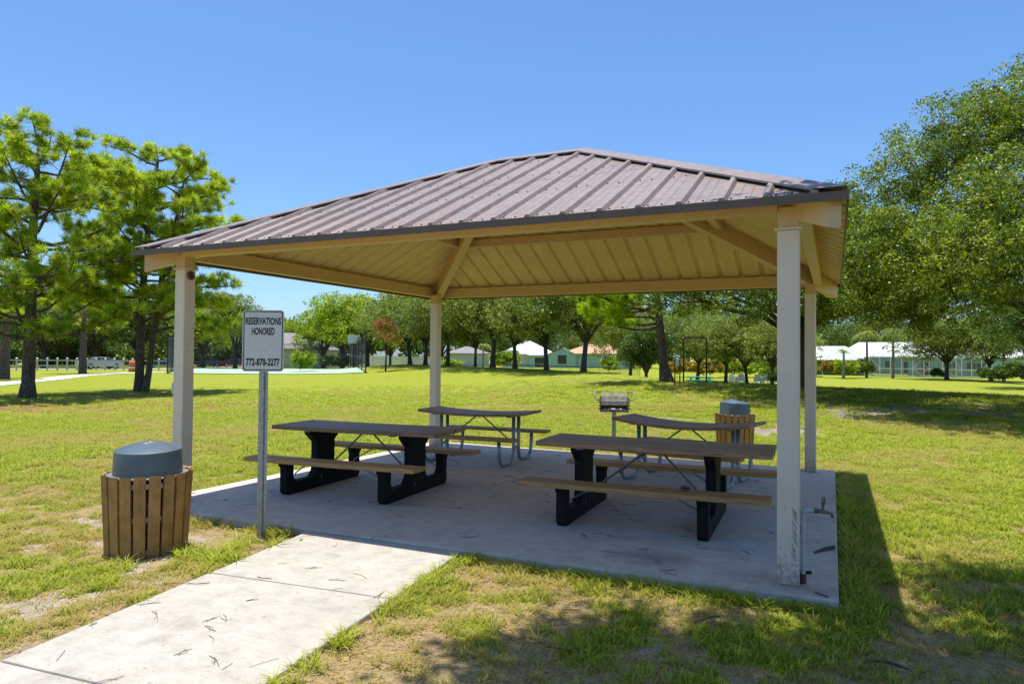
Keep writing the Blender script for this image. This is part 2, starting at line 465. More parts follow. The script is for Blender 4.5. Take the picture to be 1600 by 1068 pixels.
def mesh_veil(name, colr, wire, pitch, diag=True):
    m, nt, b, o = new_mat(name)
    t = N(nt, 'TexCoord'); sp = N(nt, 'SeparateXYZ'); nt.links.new(t.outputs['UV'], sp.inputs[0])
    def mth(op, a, bb=None):
        n = N(nt, 'Math'); n.operation = op
        for i, q in enumerate((a, bb)):
            if q is None: continue
            if isinstance(q, (int, float)): n.inputs[i].default_value = q
            else: nt.links.new(q, n.inputs[i])
        return n.outputs[0]
    if diag:
        u = mth('ADD', sp.outputs[0], sp.outputs[1]); w = mth('SUBTRACT', sp.outputs[0], sp.outputs[1])
    else: u, w = sp.outputs[0], sp.outputs[1]
    fu = mth('LESS_THAN', mth('FRACT', mth('DIVIDE', u, pitch)), wire / pitch)
    fw = mth('LESS_THAN', mth('FRACT', mth('DIVIDE', w, pitch)), wire / pitch)
    fac = mth('MAXIMUM', fu, fw)
    b.inputs['Base Color'].default_value = (*colr, 1); b.inputs['Roughness'].default_value = 0.6
    tr = N(nt, 'BsdfTransparent'); ms = N(nt, 'MixShader')
    nt.links.new(fac, ms.inputs[0]); nt.links.new(tr.outputs[0], ms.inputs[1]); nt.links.new(b.outputs[0], ms.inputs[2])
    nt.links.new(ms.outputs[0], o.inputs[0])
    return m
M['chain'] = mesh_veil('black_chain_link', (0.02, 0.02, 0.022), 0.0075, 0.06)
M['windscreen'] = mesh_veil('black_windscreen_mesh', (0.012, 0.014, 0.016), 0.010, 0.02, False)
M['screen'] = mesh_veil('grey_insect_screen', (0.20, 0.21, 0.22), 0.0016, 0.006, False)
def uv_panel(name, p0, p1, z0a, z1a, mat, parent, z0b=None, z1b=None):
    """upright sheet between two ground points, UV in metres"""
    z0b = z0a if z0b is None else z0b; z1b = z1a if z1b is None else z1b
    me = bpy.data.meshes.new(name)
    L = math.hypot(p1[0] - p0[0], p1[1] - p0[1])
    me.from_pydata([(p0[0], p0[1], z0a), (p1[0], p1[1], z0b), (p1[0], p1[1], z1b), (p0[0], p0[1], z1a)], [], [(0, 1, 2, 3)])
    uv = me.uv_layers.new(name='UVMap')
    for i, c in enumerate(((0, 0), (L, 0), (L, z1b - z0b), (0, z1a - z0a))): uv.data[i].uv = c
    me.materials.append(mat)
    return link(name, me, parent)

# ------------------------------------------------------------------ terrain
RIDGE = np.array([(-31.92, 53.94), (-24.42, 48.60), (-16.78, 42.23), (-11.17, 39.32), (-7.86, 37.55), (-2.87, 29.94), (0.53, 23.81), (2.65, 23.14), (4.54, 23.46), (8.89, 23.28), (12.58, 22.79), (16.35, 20.13), (24.23, 20.48)], float)
RH = np.array([.75, .78, .8, .72, .7, .6, .56, .55, .55, .5, .42, .3, .15])
def walk_l(y): return 2.42 - .145 * y
def walk_r(y): return 4.03 - .105 * y
def terrain(x, y):
    x = np.atleast_1d(np.asarray(x, float)); y = np.atleast_1d(np.asarray(y, float))
    best = np.full(x.shape, 1e9); sgn = np.zeros(x.shape); hh = np.zeros(x.shape); off = np.zeros(x.shape)
    for i in range(len(RIDGE) - 1):
        a, b = RIDGE[i], RIDGE[i + 1]
        d = b - a; L2 = d @ d
        t = ((x - a[0]) * d[0] + (y - a[1]) * d[1]) / L2
        tc = np.clip(t, 0, 1)
        px, py = a[0] + tc * d[0], a[1] + tc * d[1]
        ds = np.hypot(x - px, y - py)
        s = (d[0] * (y - py) - d[1] * (x - px)) / math.sqrt(L2)
        m = ds < best
        best = np.where(m, ds, best)
        sgn = np.where(m, np.where(s > 0, 1, -1), sgn)
        hh = np.where(m, RH[i] * (1 - tc) + RH[i + 1] * tc, hh)
        if i == 0: off = np.where(m, np.clip(-t, 0, None) * math.sqrt(L2), off)
        else: off = np.where(m, 0, off)
    w = np.exp(-(off / 14) ** 2)
    sd_ = best * sgn
    wid = np.where(sgn > 0, 4.2, 6.5)
    berm = (hh + .07) * np.exp(-(best / wid) ** 2) * w
    drop = .72 * sstep(1, 16, sd_) * w
    dist = np.hypot(x - 6.87, y + 5.2)
    base = -.065 - .35 * sstep(66, 130, dist) * (1 - w)
    und = (fbm(x, y, 9, 3, 3) - .5) * .10 * sstep(10, 25, dist)
    wk = np.clip(np.maximum(walk_l(y) - x, x - walk_r(y)), 0, 9)
    walkup = .030 * np.exp(-(wk / .7) ** 2) * (1 - sstep(-.6, -.2, y))
    return base + berm - drop + und + walkup
def TH(x, y): return float(terrain(x, y)[0])
def at(p, dz=0.0): return (p[0], p[1], TH(*p) + dz)

LITTER = [((-19.44, 10.12), 4.2), ((-14.72, 9.01), 3.6), ((-18.39, 13.92), 3.6), ((-13.62, 9.52), 3.0), ((-11.64, 10.99), 2.2), ((-15.67, 7.47), 3.0)]
DIRT = [((-0.25, 23.45), 2.6), ((3.19, 19.53), 3.2), ((4.65, 17.45), 3.4), ((6.62, 19.47), 3.6), ((8.65, 19.86), 3.4), ((10.16, 18.36), 3.2), ((11.71, 18.52), 3.6), ((12.84, 17.40), 4.0), ((7.77, 16.14), 2.6), ((5.12, 12.71), 2.0)]
SAND = [((-1.37, 24.03), 1.3), ((-7.89, 5.02), .9), ((-7.03, 4.86), .8), ((-4.57, 1.60), 1.0), ((3.30, 16.27), 1.0), ((7.11, 3.27), .3), ((7.99, 1.81), .3), ((-29.75, 50.53), 2.0), ((-23.41, 46.86), 1.6), ((-0.39, 6.29), .7), ((-1.01, -0.72), .25), ((1.82, -0.73), .45), ((4.31, 15.64), 1.1), ((5.66, 11.31), .9), ((5.87, -1.16), .2), ((6.65, -0.69), .15)]
def patch(x, y, lst, seed):
    t = np.zeros(np.shape(x))
    for (c, r) in lst:
        d = np.hypot(x - c[0], y - c[1]) / r
        t = np.maximum(t, 1 - sstep(.2, 1.35, d + (fbm(x, y, .7, seed, 5) - .5) * 2.6)) * .8
    return t
def masks(x, y):
    """sand, litter, bare(thatch) fields on the ground"""
    x = np.asarray(x, float); y = np.asarray(y, float)
    dist = np.hypot(x - 6.87, y + 5.2)
    n1 = fbm(x, y, 1.1, 11); n2 = fbm(x, y, .35, 23); n3 = fbm(x, y, 4.5, 31)
    near = 1 - sstep(6.5, 15, dist)
    frontr = (1 - sstep(-.6, .7, y)) * sstep(3.6, 4.6, x)
    leftf = (1 - sstep(2.2, 3.4, x)) * (1 - sstep(-.5, 1.6, y))
    thr = .585 - .045 * near - .065 * frontr - .045 * leftf
    n4 = fbm(x, y, .22, 29, 3)
    bare = sstep(thr - .06, thr + .06, n1 * .28 + n2 * .27 + n4 * .35 + n3 * .10)
    bare = np.maximum(bare, .9 * np.exp(-(np.hypot(x - 1.52, y + 1.1) / .62) ** 4))
    bare = np.maximum(bare, .8 * np.exp(-(np.hypot(x - 2.1, y + .36) / .35) ** 2))
    ew = np.minimum(np.abs(x - walk_l(y)), np.abs(x - walk_r(y)))
    bare = np.maximum(bare, .8 * (1 - sstep(.03, .12, ew + (n2 - .5) * .2)) * (y < 0))
    bare = bare * (.2 + .8 * (1 - sstep(14, 26, dist)))
    sand = patch(x, y, SAND, 41)
    sand = sand * sstep(.36, .56, n2 * .5 + n4 * .5)
    sand = np.maximum(sand, bare * sstep(.47, .6, fbm(x, y, .5, 57)) * (.2 + .4 * leftf) * near)
    lit = np.maximum(patch(x, y, LITTER, 71), 0)
    dirt = np.clip(patch(x, y, DIRT, 77) * 1.3, 0, 1) * sstep(.22, .5, fbm(x, y, .9, 79, 5)); lit = np.clip(lit * 1.35, 0, 1)
    return np.clip(sand, 0, 1), np.clip(lit, 0, 1), np.clip(bare, 0, 1), np.clip(dirt, 0, 1)

def lines(lo, hi, a, b, st, g=1.09, mx=9.0):
    mid = list(np.arange(a, b + 1e-6, st))
    out = []; s = st; v = b
    while v < hi: s = min(s * g, mx if v < 160 else 60); v += s; out.append(v)
    neg = []; s = st; v = a
    while v > lo: s = min(s * g, mx if v > -160 else 60); v -= s; neg.append(v)
    return np.array(neg[::-1] + mid + out)
gx = lines(-700, 700, -2.5, 11, .085, 1.05, 2.2); gy = lines(-60, 1100, -4.2, 7, .085, 1.05, 2.2)
GX, GY = np.meshgrid(gx, gy)
fx, fy = GX.ravel(), GY.ravel()
GZ = terrain(fx, fy) + (fbm(fx, fy, .5, 5) - .5) * .03 * (1 - sstep(12, 25, np.hypot(fx - 6.9, fy + 5.2)))
inslab = (fx > -.05) & (fx < 6.93) & (fy > -.12) & (fy < 6.3)
GZ = np.where(inslab, -.14, GZ)
inwalk = (fx > walk_l(fy)) & (fx < walk_r(fy)) & (fy < .1)
GZ = np.where(inwalk, -.14, GZ)
nx, ny = len(gx), len(gy)
ii = (np.arange(ny - 1)[:, None] * nx + np.arange(nx - 1)[None, :]).ravel()
F = np.stack([ii, ii + 1, ii + 1 + nx, ii + nx], 1)
def ground_mat():
    m, nt, b, o = new_mat('lawn_ground')
    a = N(nt, 'Attribute', attribute_name='mask'); sp = N(nt, 'SeparateColor'); nt.links.new(a.outputs['Color'], sp.inputs[0])
    a2 = N(nt, 'Attribute', attribute_name='mask2'); sp2 = N(nt, 'SeparateColor'); nt.links.new(a2.outputs['Color'], sp2.inputs[0])
    v = coords(nt, 'Object')
    nb = noise(nt, v, 0.16, 5, 0.62); nm = noise(nt, v, 1.1, 5, 0.7); nf = noise(nt, v, 7, 5, 0.75); nff = noise(nt, v, 55, 3, 0.7)
    g = ramp(nt, nb, [(0.28, (0.155, 0.215, 0.014)), (0.5, (0.24, 0.29, 0.022)), (0.72, (0.37, 0.36, 0.045))])
    g = mix(nt, 0.6, g, ramp(nt, nm, [(0.3, (0.16, 0.21, 0.014)), (0.5, (0.27, 0.30, 0.022)), (0.7, (0.44, 0.39, 0.09))]))
    g = mix(nt, 0.5, g, ramp(nt, nf, [(0.3, (0.12, 0.17, 0.012)), (0.5, (0.27, 0.30, 0.024)), (0.7, (0.48, 0.43, 0.10))]))
    th = ramp(nt, nff, [(0.3, (0.16, 0.095, 0.05)), (0.5, (0.36, 0.25, 0.13)), (0.7, (0.55, 0.43, 0.25))])
    nth = noise(nt, v, 21, 4, 0.75)
    th = mix(nt, 0.45, th, ramp(nt, nth, [(0.34, (0.10, 0.06, 0.03)), (0.5, (0.34, 0.23, 0.12)), (0.66, (0.66, 0.54, 0.34))]))
    th = mix(nt, 0.3, th, ramp(nt, nf, [(0.35, (0.20, 0.12, 0.06)), (0.65, (0.42, 0.37, 0.13))]))
    sd_ = ramp(nt, nff, [(0.3, (0.32, 0.27, 0.22)), (0.65, (0.56, 0.50, 0.44))])
    sd_ = mix(nt, 0.4, sd_, ramp(nt, nf, [(0.35, (0.26, 0.19, 0.13)), (0.6, (0.58, 0.53, 0.47))]))
    li = ramp(nt, nf, [(0.3, (0.14, 0.06, 0.03)), (0.6, (0.32, 0.16, 0.085)), (0.8, (0.46, 0.27, 0.14))])
    di = ramp(nt, nf, [(0.3, (0.16, 0.12, 0.09)), (0.55, (0.32, 0.26, 0.205)), (0.8, (0.50, 0.44, 0.36))])
    def br(s, n_, k=0.5):
        q = N(nt, 'Math'); q.operation = 'MULTIPLY_ADD'; nt.links.new(n_, q.inputs[0]); q.inputs[1].default_value = k; q.inputs[2].default_value = -k / 2
        w = N(nt, 'Math'); w.operation = 'ADD'; w.use_clamp = True; nt.links.new(q.outputs[0], w.inputs[0]); nt.links.new(s, w.inputs[1])
        return ramp(nt, w.outputs[0], [(0.3, (0, 0, 0)), (0.7, (1, 1, 1))])
    c = mix(nt, br(sp.outputs[2], nff), g, th)
    c = mix(nt, br(sp2.outputs[0], nf, 1.0), c, di)
    c = mix(nt, br(sp.outputs[1], nf, 1.0), c, li)
    c = mix(nt, br(sp.outputs[0], nff, 0.7), c, sd_)
    nt.links.new(c, b.inputs['Base Color']); b.inputs['Roughness'].default_value = 0.95; b.inputs['Specular IOR Level'].default_value = 0.1
    q = mix(nt, 0.5, nf, nff)
    bump(nt, b, q, 0.9, 0.05)
    return m
M['ground'] = ground_mat()
gme = np_mesh('lawn', np.stack([fx, fy, GZ], 1), F, M['ground'])
gme.polygons.foreach_set('use_smooth', np.ones(len(F), bool))
sa, li_, ba, di_ = masks(fx, fy)
for nm_, arr in (('mask', (sa, li_, ba)), ('mask2', (di_, di_ * 0, di_ * 0))):
    at_ = gme.attributes.new(nm_, 'FLOAT_COLOR', 'POINT')
    at_.data.foreach_set('color', np.stack([arr[0], arr[1], arr[2], np.ones(len(fx))], 1).astype(np.float32).ravel())
ground = link('ground', gme)
tag(ground, 'rolling lawn of sunny yellow green turf with bare sandy and leaf littered patches', kind='structure')

# slab, walk
mb = MB()
mb.extrude([(-.02, -.15), (6.90, -.03), (6.885, 5.99), (-.02, 6.18)], 2, -.16, 0)
slab = mb.build('concrete_slab', M['slab'])
bv = slab.modifiers.new('bevel', 'BEVEL'); bv.width = .012; bv.segments = 2
tag(slab, 'grey concrete floor slab under the picnic shelter', kind='structure')
fp = empty('footpath', (0, 0, 0), label='pale concrete walk of square slabs leading to the shelter', kind='structure')
def wq(y0l, y0r, y1l, y1r, g=.006):
    b_ = MB().extrude([(walk_l(y1l), y1l + g), (walk_r(y1r), y1r + g), (walk_r(y0r), y0r - g), (walk_l(y0l), y0l - g)], 2, -.15, -.012)
    o = b_.build('paving_slab', M['walk'], fp)
    w = o.modifiers.new('bevel', 'BEVEL'); w.width = .01; w.segments = 2
wq(-.15, -.085, -1.415, -1.282)
wq(-1.415, -1.282, -2.98, -2.86)
wq(-2.98, -2.86, -4.5, -4.4)
wq(-4.5, -4.4, -6.1, -6.0)
# far path on the left and the road behind the rail fence
def ribbon(name, pts, w, mat, label, dz=.02):
    vs, fs = [], []
    n = len(pts)
    for i in range(n):
        a = Vector(pts[max(i - 1, 0)]); b_ = Vector(pts[min(i + 1, n - 1)])
        t = (b_ - a).normalized(); q = Vector((-t.y, t.x)) * (w / 2)
        p = Vector(pts[i])
        for s in (1, -1):
            x, y = p.x + q.x * s, p.y + q.y * s
            vs.append((x, y, TH(x, y) + dz))
    for i in range(n - 1): fs.append((2 * i, 2 * i + 1, 2 * i + 3, 2 * i + 2))
    o = MB().add(vs, fs).build(name, mat)
    return tag(o, label, kind='structure')
def dense(pts, n=14):
    out = []
    for i in range(len(pts) - 1):
        for k in range(n):
            t = k / n
            out.append((pts[i][0] * (1 - t) + pts[i + 1][0] * t, pts[i][1] * (1 - t) + pts[i + 1][1] * t))
    return out + [pts[-1]]
ribbon('park_path', dense([(-28.44, 8.15), (-30.76, 13.69), (-36.81, 20.80), (-42.62, 26.92), (-47.15, 33.64), (-46.72, 38.24), (-40.42, 43.37)]), 1.8, M['far_walk'], 'thin pale path curving across the lawn behind the pines')
ribbon('road', dense([(-87.17, 23.87), (-73.81, 38.90), (-65.82, 44.81), (-66.99, 57.49), (-74.42, 78.30), (-91.43, 114.49)]), 6.5, M['asphalt'], 'pale road running behind the white rail fence', .03)
ribbon('dirt_track', dense([(-4.98, 44.39), (-1.30, 43.90), (2.12, 43.28), (5.17, 45.80)]), 1.6, M['far_walk'], 'narrow pale strip of bare ground behind the crest', .02)
# court surface
cc = [(-43.65, 35.26), (-28.61, 42.24), (-45.37, 63.12), (-63.64, 54.64)]
cv = []; cf = []
for i in range(9):
    for j in range(9):
        u, w_ = i / 8, j / 8
        x = (cc[0][0] * (1 - u) + cc[1][0] * u) * (1 - w_) + (cc[3][0] * (1 - u) + cc[2][0] * u) * w_
        y = (cc[0][1] * (1 - u) + cc[1][1] * u) * (1 - w_) + (cc[3][1] * (1 - u) + cc[2][1] * u) * w_
        cv.append((x, y, TH(x, y) + .05))
for i in range(8):
    for j in range(8): cf.append((i * 9 + j, (i + 1) * 9 + j, (i + 1) * 9 + j + 1, i * 9 + j + 1))
tag(MB().add(cv, cf).build('court_surface', M['court']), 'pale green painted sports court inside the tall black fence', kind='structure')

# ------------------------------------------------------------------ grass tufts (one object, instanced by geometry nodes)
def grass_mat():
    m, nt, b, o = new_mat('grass_blade')
    oi = N(nt, 'ObjectInfo'); a = N(nt, 'Attribute', attribute_name='dry'); a.attribute_type = 'INSTANCER'
    g = N(nt, 'NewGeometry')
    c1 = ramp(nt, g.outputs['Random Per Island'], [(0, (0.085, 0.165, 0.008)), (0.35, (0.25, 0.375, 0.014)), (0.8, (0.485, 0.56, 0.032)), (1, (0.72, 0.64, 0.15))])
    c2 = ramp(nt, g.outputs['Random Per Island'], [(0, (0.34, 0.36, 0.04)), (0.5, (0.60, 0.50, 0.15)), (1, (0.58, 0.40, 0.19))])
    c = mix(nt, a.outputs['Fac'], c1, c2)
    nt.links.new(c, b.inputs['Base Color']); b.inputs['Roughness'].default_value = 0.55; b.inputs['Specular IOR Level'].default_value = 0.15
    tr = N(nt, 'BsdfTranslucent'); nt.links.new(c, tr.inputs[0])
    ms = N(nt, 'MixShader'); ms.inputs[0].default_value = 0.5
    nt.links.new(b.outputs[0], ms.inputs[1]); nt.links.new(tr.outputs[0], ms.inputs[2]); nt.links.new(ms.outputs[0], o.inputs[0])
    return m
M['grass'] = grass_mat()
rng = np.random.default_rng(5)
TV, TF, TVAR = [], [], []
NVAR = 6
for k in range(NVAR):
    nb = (26, 22, 30, 14, 34, 16)[k]
    rad = (.055, .05, .07, .03, .08, .09)[k]; hgt = (.040, .055, .032, .085, .035, .012)[k]
    for i in range(nb):
        a = rng.uniform(0, 6.283); r = rad * math.sqrt(rng.uniform()); yaw = rng.uniform(0, 6.283)
        h = hgt * rng.uniform(.45, 1.1); ln = rng.uniform(.7, 1.9) * hgt if k < 5 else rng.uniform(.03, .09); w = rng.uniform(.0022, .0042)
        bx, by = r * math.cos(a), r * math.sin(a)
        dx, dy = math.cos(yaw), math.sin(yaw); sx, sy = -dy * w, dx * w
        b0 = len(TV)
        TV += [(bx - sx, by - sy, -.01), (bx + sx, by + sy, -.01),
               (bx + dx * ln * .4 + sx * .8, by + dy * ln * .4 + sy * .8, h * .6), (bx + dx * ln * .4 - sx * .8, by + dy * ln * .4 - sy * .8, h * .6),
               (bx + dx * ln, by + dy * ln, h)]
        TF += [(b0, b0 + 1, b0 + 2, b0 + 3), (b0 + 3, b0 + 2, b0 + 4)]
        TVAR += [k] * 5
# scatter points, density falling with distance from where people stand
PX, PY, PS = [], [], []
def scatter(n, d0, d1, s0, s1):
    az = rng.uniform(-1.0, 1.0, n); d = np.sqrt(rng.uniform(d0 ** 2, d1 ** 2, n))
    th = yw + az * R(44)
    x = 6.87 - np.sin(th) * d; y = -5.22 + np.cos(th) * d
    PX.append(x); PY.append(y); PS.append(rng.uniform(s0, s1, n))
scatter(11000, 1.4, 6, .8, 1.15)
scatter(26000, 5, 12, .95, 1.35)
scatter(38000, 11, 22, 1.3, 1.9)
scatter(34000, 21, 38, 1.8, 2.8)
x = np.concatenate(PX); y = np.concatenate(PY); s = np.concatenate(PS)
sa, li_, ba, di_ = masks(x, y)
bareness = np.clip(sa * 1.0 + li_ * .8 + ba * .82 + di_ * .95, 0, .97)
keep = rng.uniform(size=len(x)) > np.maximum(bareness, sstep(15, 39, np.hypot(x - 6.87, y + 5.2)) * .97)
keep &= ~((x > -.06) & (x < 6.96) & (y > -.19 + .018 * x) & (y < 6.2 - .03 * x))
keep &= ~((x > walk_l(y) - .015) & (x < walk_r(y) + .015) & (y < .1))
straw = (rng.uniform(size=len(x)) < .24) & (np.hypot(x - 6.87, y + 5.2) < 14)
off = ~((x > -.1) & (x < 6.98) & (y > -.22 + .018 * x) & (y < 6.25 - .03 * x)) & ~((x > walk_l(y) - .06) & (x < walk_r(y) + .06) & (y < .1))
keep = keep | (straw & off & (rng.uniform(size=len(x)) > sa * .6))
x, y, s = x[keep], y[keep], s[keep]; ba = ba[keep]; li_ = li_[keep]; straw = straw[keep]
# taller tufts along the slab and walk edges and around the bin
ex = []
for i in range(420):
    u = rng.uniform()
    if u < .34: ex.append((6.95 + abs(rng.normal(0, .07)), rng.uniform(-.1, 6.0), rng.uniform(1.1, 1.9)))
    elif u < .62: ex.append((rng.uniform(4.1, 6.9), -.16 - abs(rng.normal(0, .05)), rng.uniform(.9, 1.5)))
    elif u < .74: ex.append((rng.uniform(.2, 2.3), -.20 - abs(rng.normal(0, .05)), rng.uniform(.9, 1.5)))
    elif u < .9:
        yy = rng.uniform(-3.5, -.2); ex.append((walk_r(yy) + .04 + abs(rng.normal(0, .05)), yy, rng.uniform(.8, 1.35)))
    else: ex.append((rng.normal(2.05, .35), rng.normal(-1.15, .25), rng.uniform(1.3, 2.1)))
ex = np.array(ex); ex = ex[~((ex[:, 0] > walk_l(ex[:, 1]) - .02) & (ex[:, 0] < walk_r(ex[:, 1]) + .02) & (ex[:, 1] < .1))]
ex = ex[np.hypot(ex[:, 0] - 1.515, ex[:, 1] + 1.093) > .42]
x = np.concatenate([x, ex[:, 0]]); y = np.concatenate([y, ex[:, 1]]); s = np.concatenate([s, ex[:, 2]])
ba = np.concatenate([ba, np.zeros(len(ex))]); li_ = np.concatenate([li_, np.zeros(len(ex))])
z = terrain(x, y) + (fbm(x, y, .5, 5) - .5) * .03 * (1 - sstep(12, 25, np.hypot(x - 6.9, y + 5.2)))
dry = np.clip(.02 + .45 * ba + .3 * li_ + .55 * sstep(.45, .7, fbm(x, y, 1.6, 91)) + rng.uniform(-.15, .25, len(x)), 0, 1)
idx = rng.choice([0, 1, 2, 3, 4], size=len(x), p=[.26, .2, .26, .06, .22]).astype(np.int32)
straw = np.concatenate([straw, np.zeros(len(ex), bool)]); idx[straw] = 5; dry = np.where(straw, .95, dry)
idx[-len(ex):] = rng.choice([1, 3, 3], size=len(ex))
npt = len(x); nT = len(TV)
me = bpy.data.meshes.new('grass')
V = TV + list(zip(x.tolist(), y.tolist(), z.tolist()))
me.from_pydata(V, [], TF)
me.materials.append(M['grass'])
def attr(nm_, typ, vals, key='value'):
    q = me.attributes.new(nm_, typ, 'POINT'); q.data.foreach_set(key, vals)
attr('is_pt', 'BOOLEAN', np.array([0] * nT + [1] * npt, bool))
attr('var', 'INT', np.array(TVAR + [-1] * npt, np.int32))
attr('idx', 'INT', np.concatenate([np.zeros(nT, np.int32), idx]))
attr('dry', 'FLOAT', np.concatenate([np.zeros(nT), dry]).astype(np.float32))
sc3 = np.ones((nT + npt, 3), np.float32); sc3[nT:, 0] = s; sc3[nT:, 1] = s; sc3[nT:, 2] = s * np.interp(s, [1.2, 2.6], [1.0, .45])
attr('scl', 'FLOAT_VECTOR', sc3.ravel(), 'vector')
rot = np.zeros((nT + npt, 3), np.float32); rot[nT:, 2] = rng.uniform(0, 6.28, npt); rot[nT:, 0] = rng.normal(0, .12, npt); rot[nT:, 1] = rng.normal(0, .12, npt)
attr('rot', 'FLOAT_VECTOR', rot.ravel(), 'vector')
ng = bpy.data.node_groups.new('scatter_tufts', 'GeometryNodeTree')
ng.interface.new_socket('Geometry', in_out='INPUT', socket_type='NodeSocketGeometry')
ng.interface.new_socket('Geometry', in_out='OUTPUT', socket_type='NodeSocketGeometry')
gi = ng.nodes.new('NodeGroupInput'); go = ng.nodes.new('NodeGroupOutput')
def na(nm_, typ):
    n = ng.nodes.new('GeometryNodeInputNamedAttribute'); n.data_type = typ; n.inputs[0].default_value = nm_
    return n.outputs[0]
sep = ng.nodes.new('GeometryNodeSeparateGeometry'); sep.domain = 'POINT'
ng.links.new(gi.outputs[0], sep.inputs[0]); ng.links.new(na('is_pt', 'BOOLEAN'), sep.inputs[1])
join = ng.nodes.new('GeometryNodeJoinGeometry')
# join order follows the links, newest first
for k in reversed(range(NVAR)):
    cp = ng.nodes.new('FunctionNodeCompare'); cp.data_type = 'INT'; cp.operation = 'EQUAL'
    ng.links.new(na('var', 'INT'), cp.inputs[2]); cp.inputs[3].default_value = k
    s2 = ng.nodes.new('GeometryNodeSeparateGeometry'); s2.domain = 'POINT'
    ng.links.new(sep.outputs[1], s2.inputs[0]); ng.links.new(cp.outputs[0], s2.inputs[1])
    gti = ng.nodes.new('GeometryNodeGeometryToInstance')
    ng.links.new(s2.outputs[0], gti.inputs[0]); ng.links.new(gti.outputs[0], join.inputs[0])
iop = ng.nodes.new('GeometryNodeInstanceOnPoints')
ng.links.new(sep.outputs[0], iop.inputs['Points']); ng.links.new(join.outputs[0], iop.inputs['Instance'])
iop.inputs['Pick Instance'].default_value = True
ng.links.new(na('idx', 'INT'), iop.inputs['Instance Index'])
e2r = ng.nodes.new('FunctionNodeEulerToRotation'); ng.links.new(na('rot', 'FLOAT_VECTOR'), e2r.inputs[0]); ng.links.new(e2r.outputs[0], iop.inputs['Rotation'])
ng.links.new(na('scl', 'FLOAT_VECTOR'), iop.inputs['Scale'])
ng.links.new(iop.outputs[0], go.inputs[0])
grass = link('grass', me)
md = grass.modifiers.new('tufts', 'NODES'); md.node_group = ng
tag(grass, 'short coarse grass growing over the lawn, thin and dry in the bare patches', 'grass', kind='stuff')

# fallen pine needles and bits on the slab and walk
LV, LF = [], []
def needle_at(x, y, z, L, w, yaw, bend):
    dx, dy = math.cos(yaw), math.sin(yaw); sx, sy = -dy, dx
    b0 = len(LV)
    for t in (0, .5, 1):
        cx_, cy_ = x + dx * L * (t - .5) + sx * bend * (1 - (2 * t - 1) ** 2), y + dy * L * (t - .5) + sy * bend * (1 - (2 * t - 1) ** 2)
        LV.append((cx_ - sx * w, cy_ - sy * w, z)); LV.append((cx_ + sx * w, cy_ + sy * w, z + .003))
    LF.extend([(b0, b0 + 1, b0 + 3, b0 + 2), (b0 + 2, b0 + 3, b0 + 5, b0 + 4)])
for i in range(250):
    if i < 140: px_, py_, pz_ = rng.uniform(0.1, 6.85), rng.uniform(-.05, 5.9), .003
    elif i < 190:
        py_ = rng.uniform(-5.0, -.2); px_ = rng.uniform(walk_l(py_), walk_r(py_)); pz_ = -.009
    else: px_, py_, pz_ = rng.uniform(2.4, 6.9), -abs(rng.normal(0, .5)) - .2, -.045
    yaw = rng.uniform(0, 6.28)
    for k in range(rng.integers(1, 4)):
        needle_at(px_, py_, pz_, rng.uniform(.05, .17), rng.uniform(.0006, .0013), yaw + k * rng.uniform(.1, .4), rng.uniform(-.02, .02))
o = MB().add(LV, LF).build('pine_needles', M['needle_litter'])
tag(o, 'loose brown pine needles scattered over the slab and walk', 'pine needles', kind='stuff')

# ------------------------------------------------------------------ picnic shelter
X0, X1, Y0, Y1 = -.092, 6.955, -.092, 6.154
ZE, ZR = 2.735, 4.205
RX, RY = 2.915, (Y1 - Y0) / 2
LX, LY = X1 - X0, Y1 - Y0
sh = empty('picnic_shelter', (0, 0, 0), label='open picnic shelter with brown ribbed metal hip roof on four beige posts', cat='shelter')
POSTS = [(.300, .262), (6.572, .235), (6.560, 5.72), (.325, 5.60)]
for i, (px_, py_) in enumerate(POSTS):
    mb = MB().bbox(-.075, .075, -.075, .075, .001, 2.555, .008)
    mb.box(-.092, .092, -.092, .092, 2.555, 2.568)
    p = mb.build('post', M['post'], sh, loc=(px_, py_, 0))
    MB().box(-.07, .07, -.07, .07, 2.569, 2.72).build('post_stub', M['tan'], p)
    if i == 1:
        sc_ = MB(); rd_ = random.Random(3)
        for k in range(17):
            z_ = .22 + k * .021; x_ = .020 + rd_.uniform(-.004, .012)
            sc_.add([(x_, -.0765, z_), (x_ + .004, -.0765, z_), (x_ + .034, -.0765, z_ - .038 + rd_.uniform(-.006, .006)), (x_ + .031, -.0765, z_ - .041)], [(3, 2, 1, 0)])
        tag(sc_.build('rust_streaks', M['rust'], p), kind='stuff')
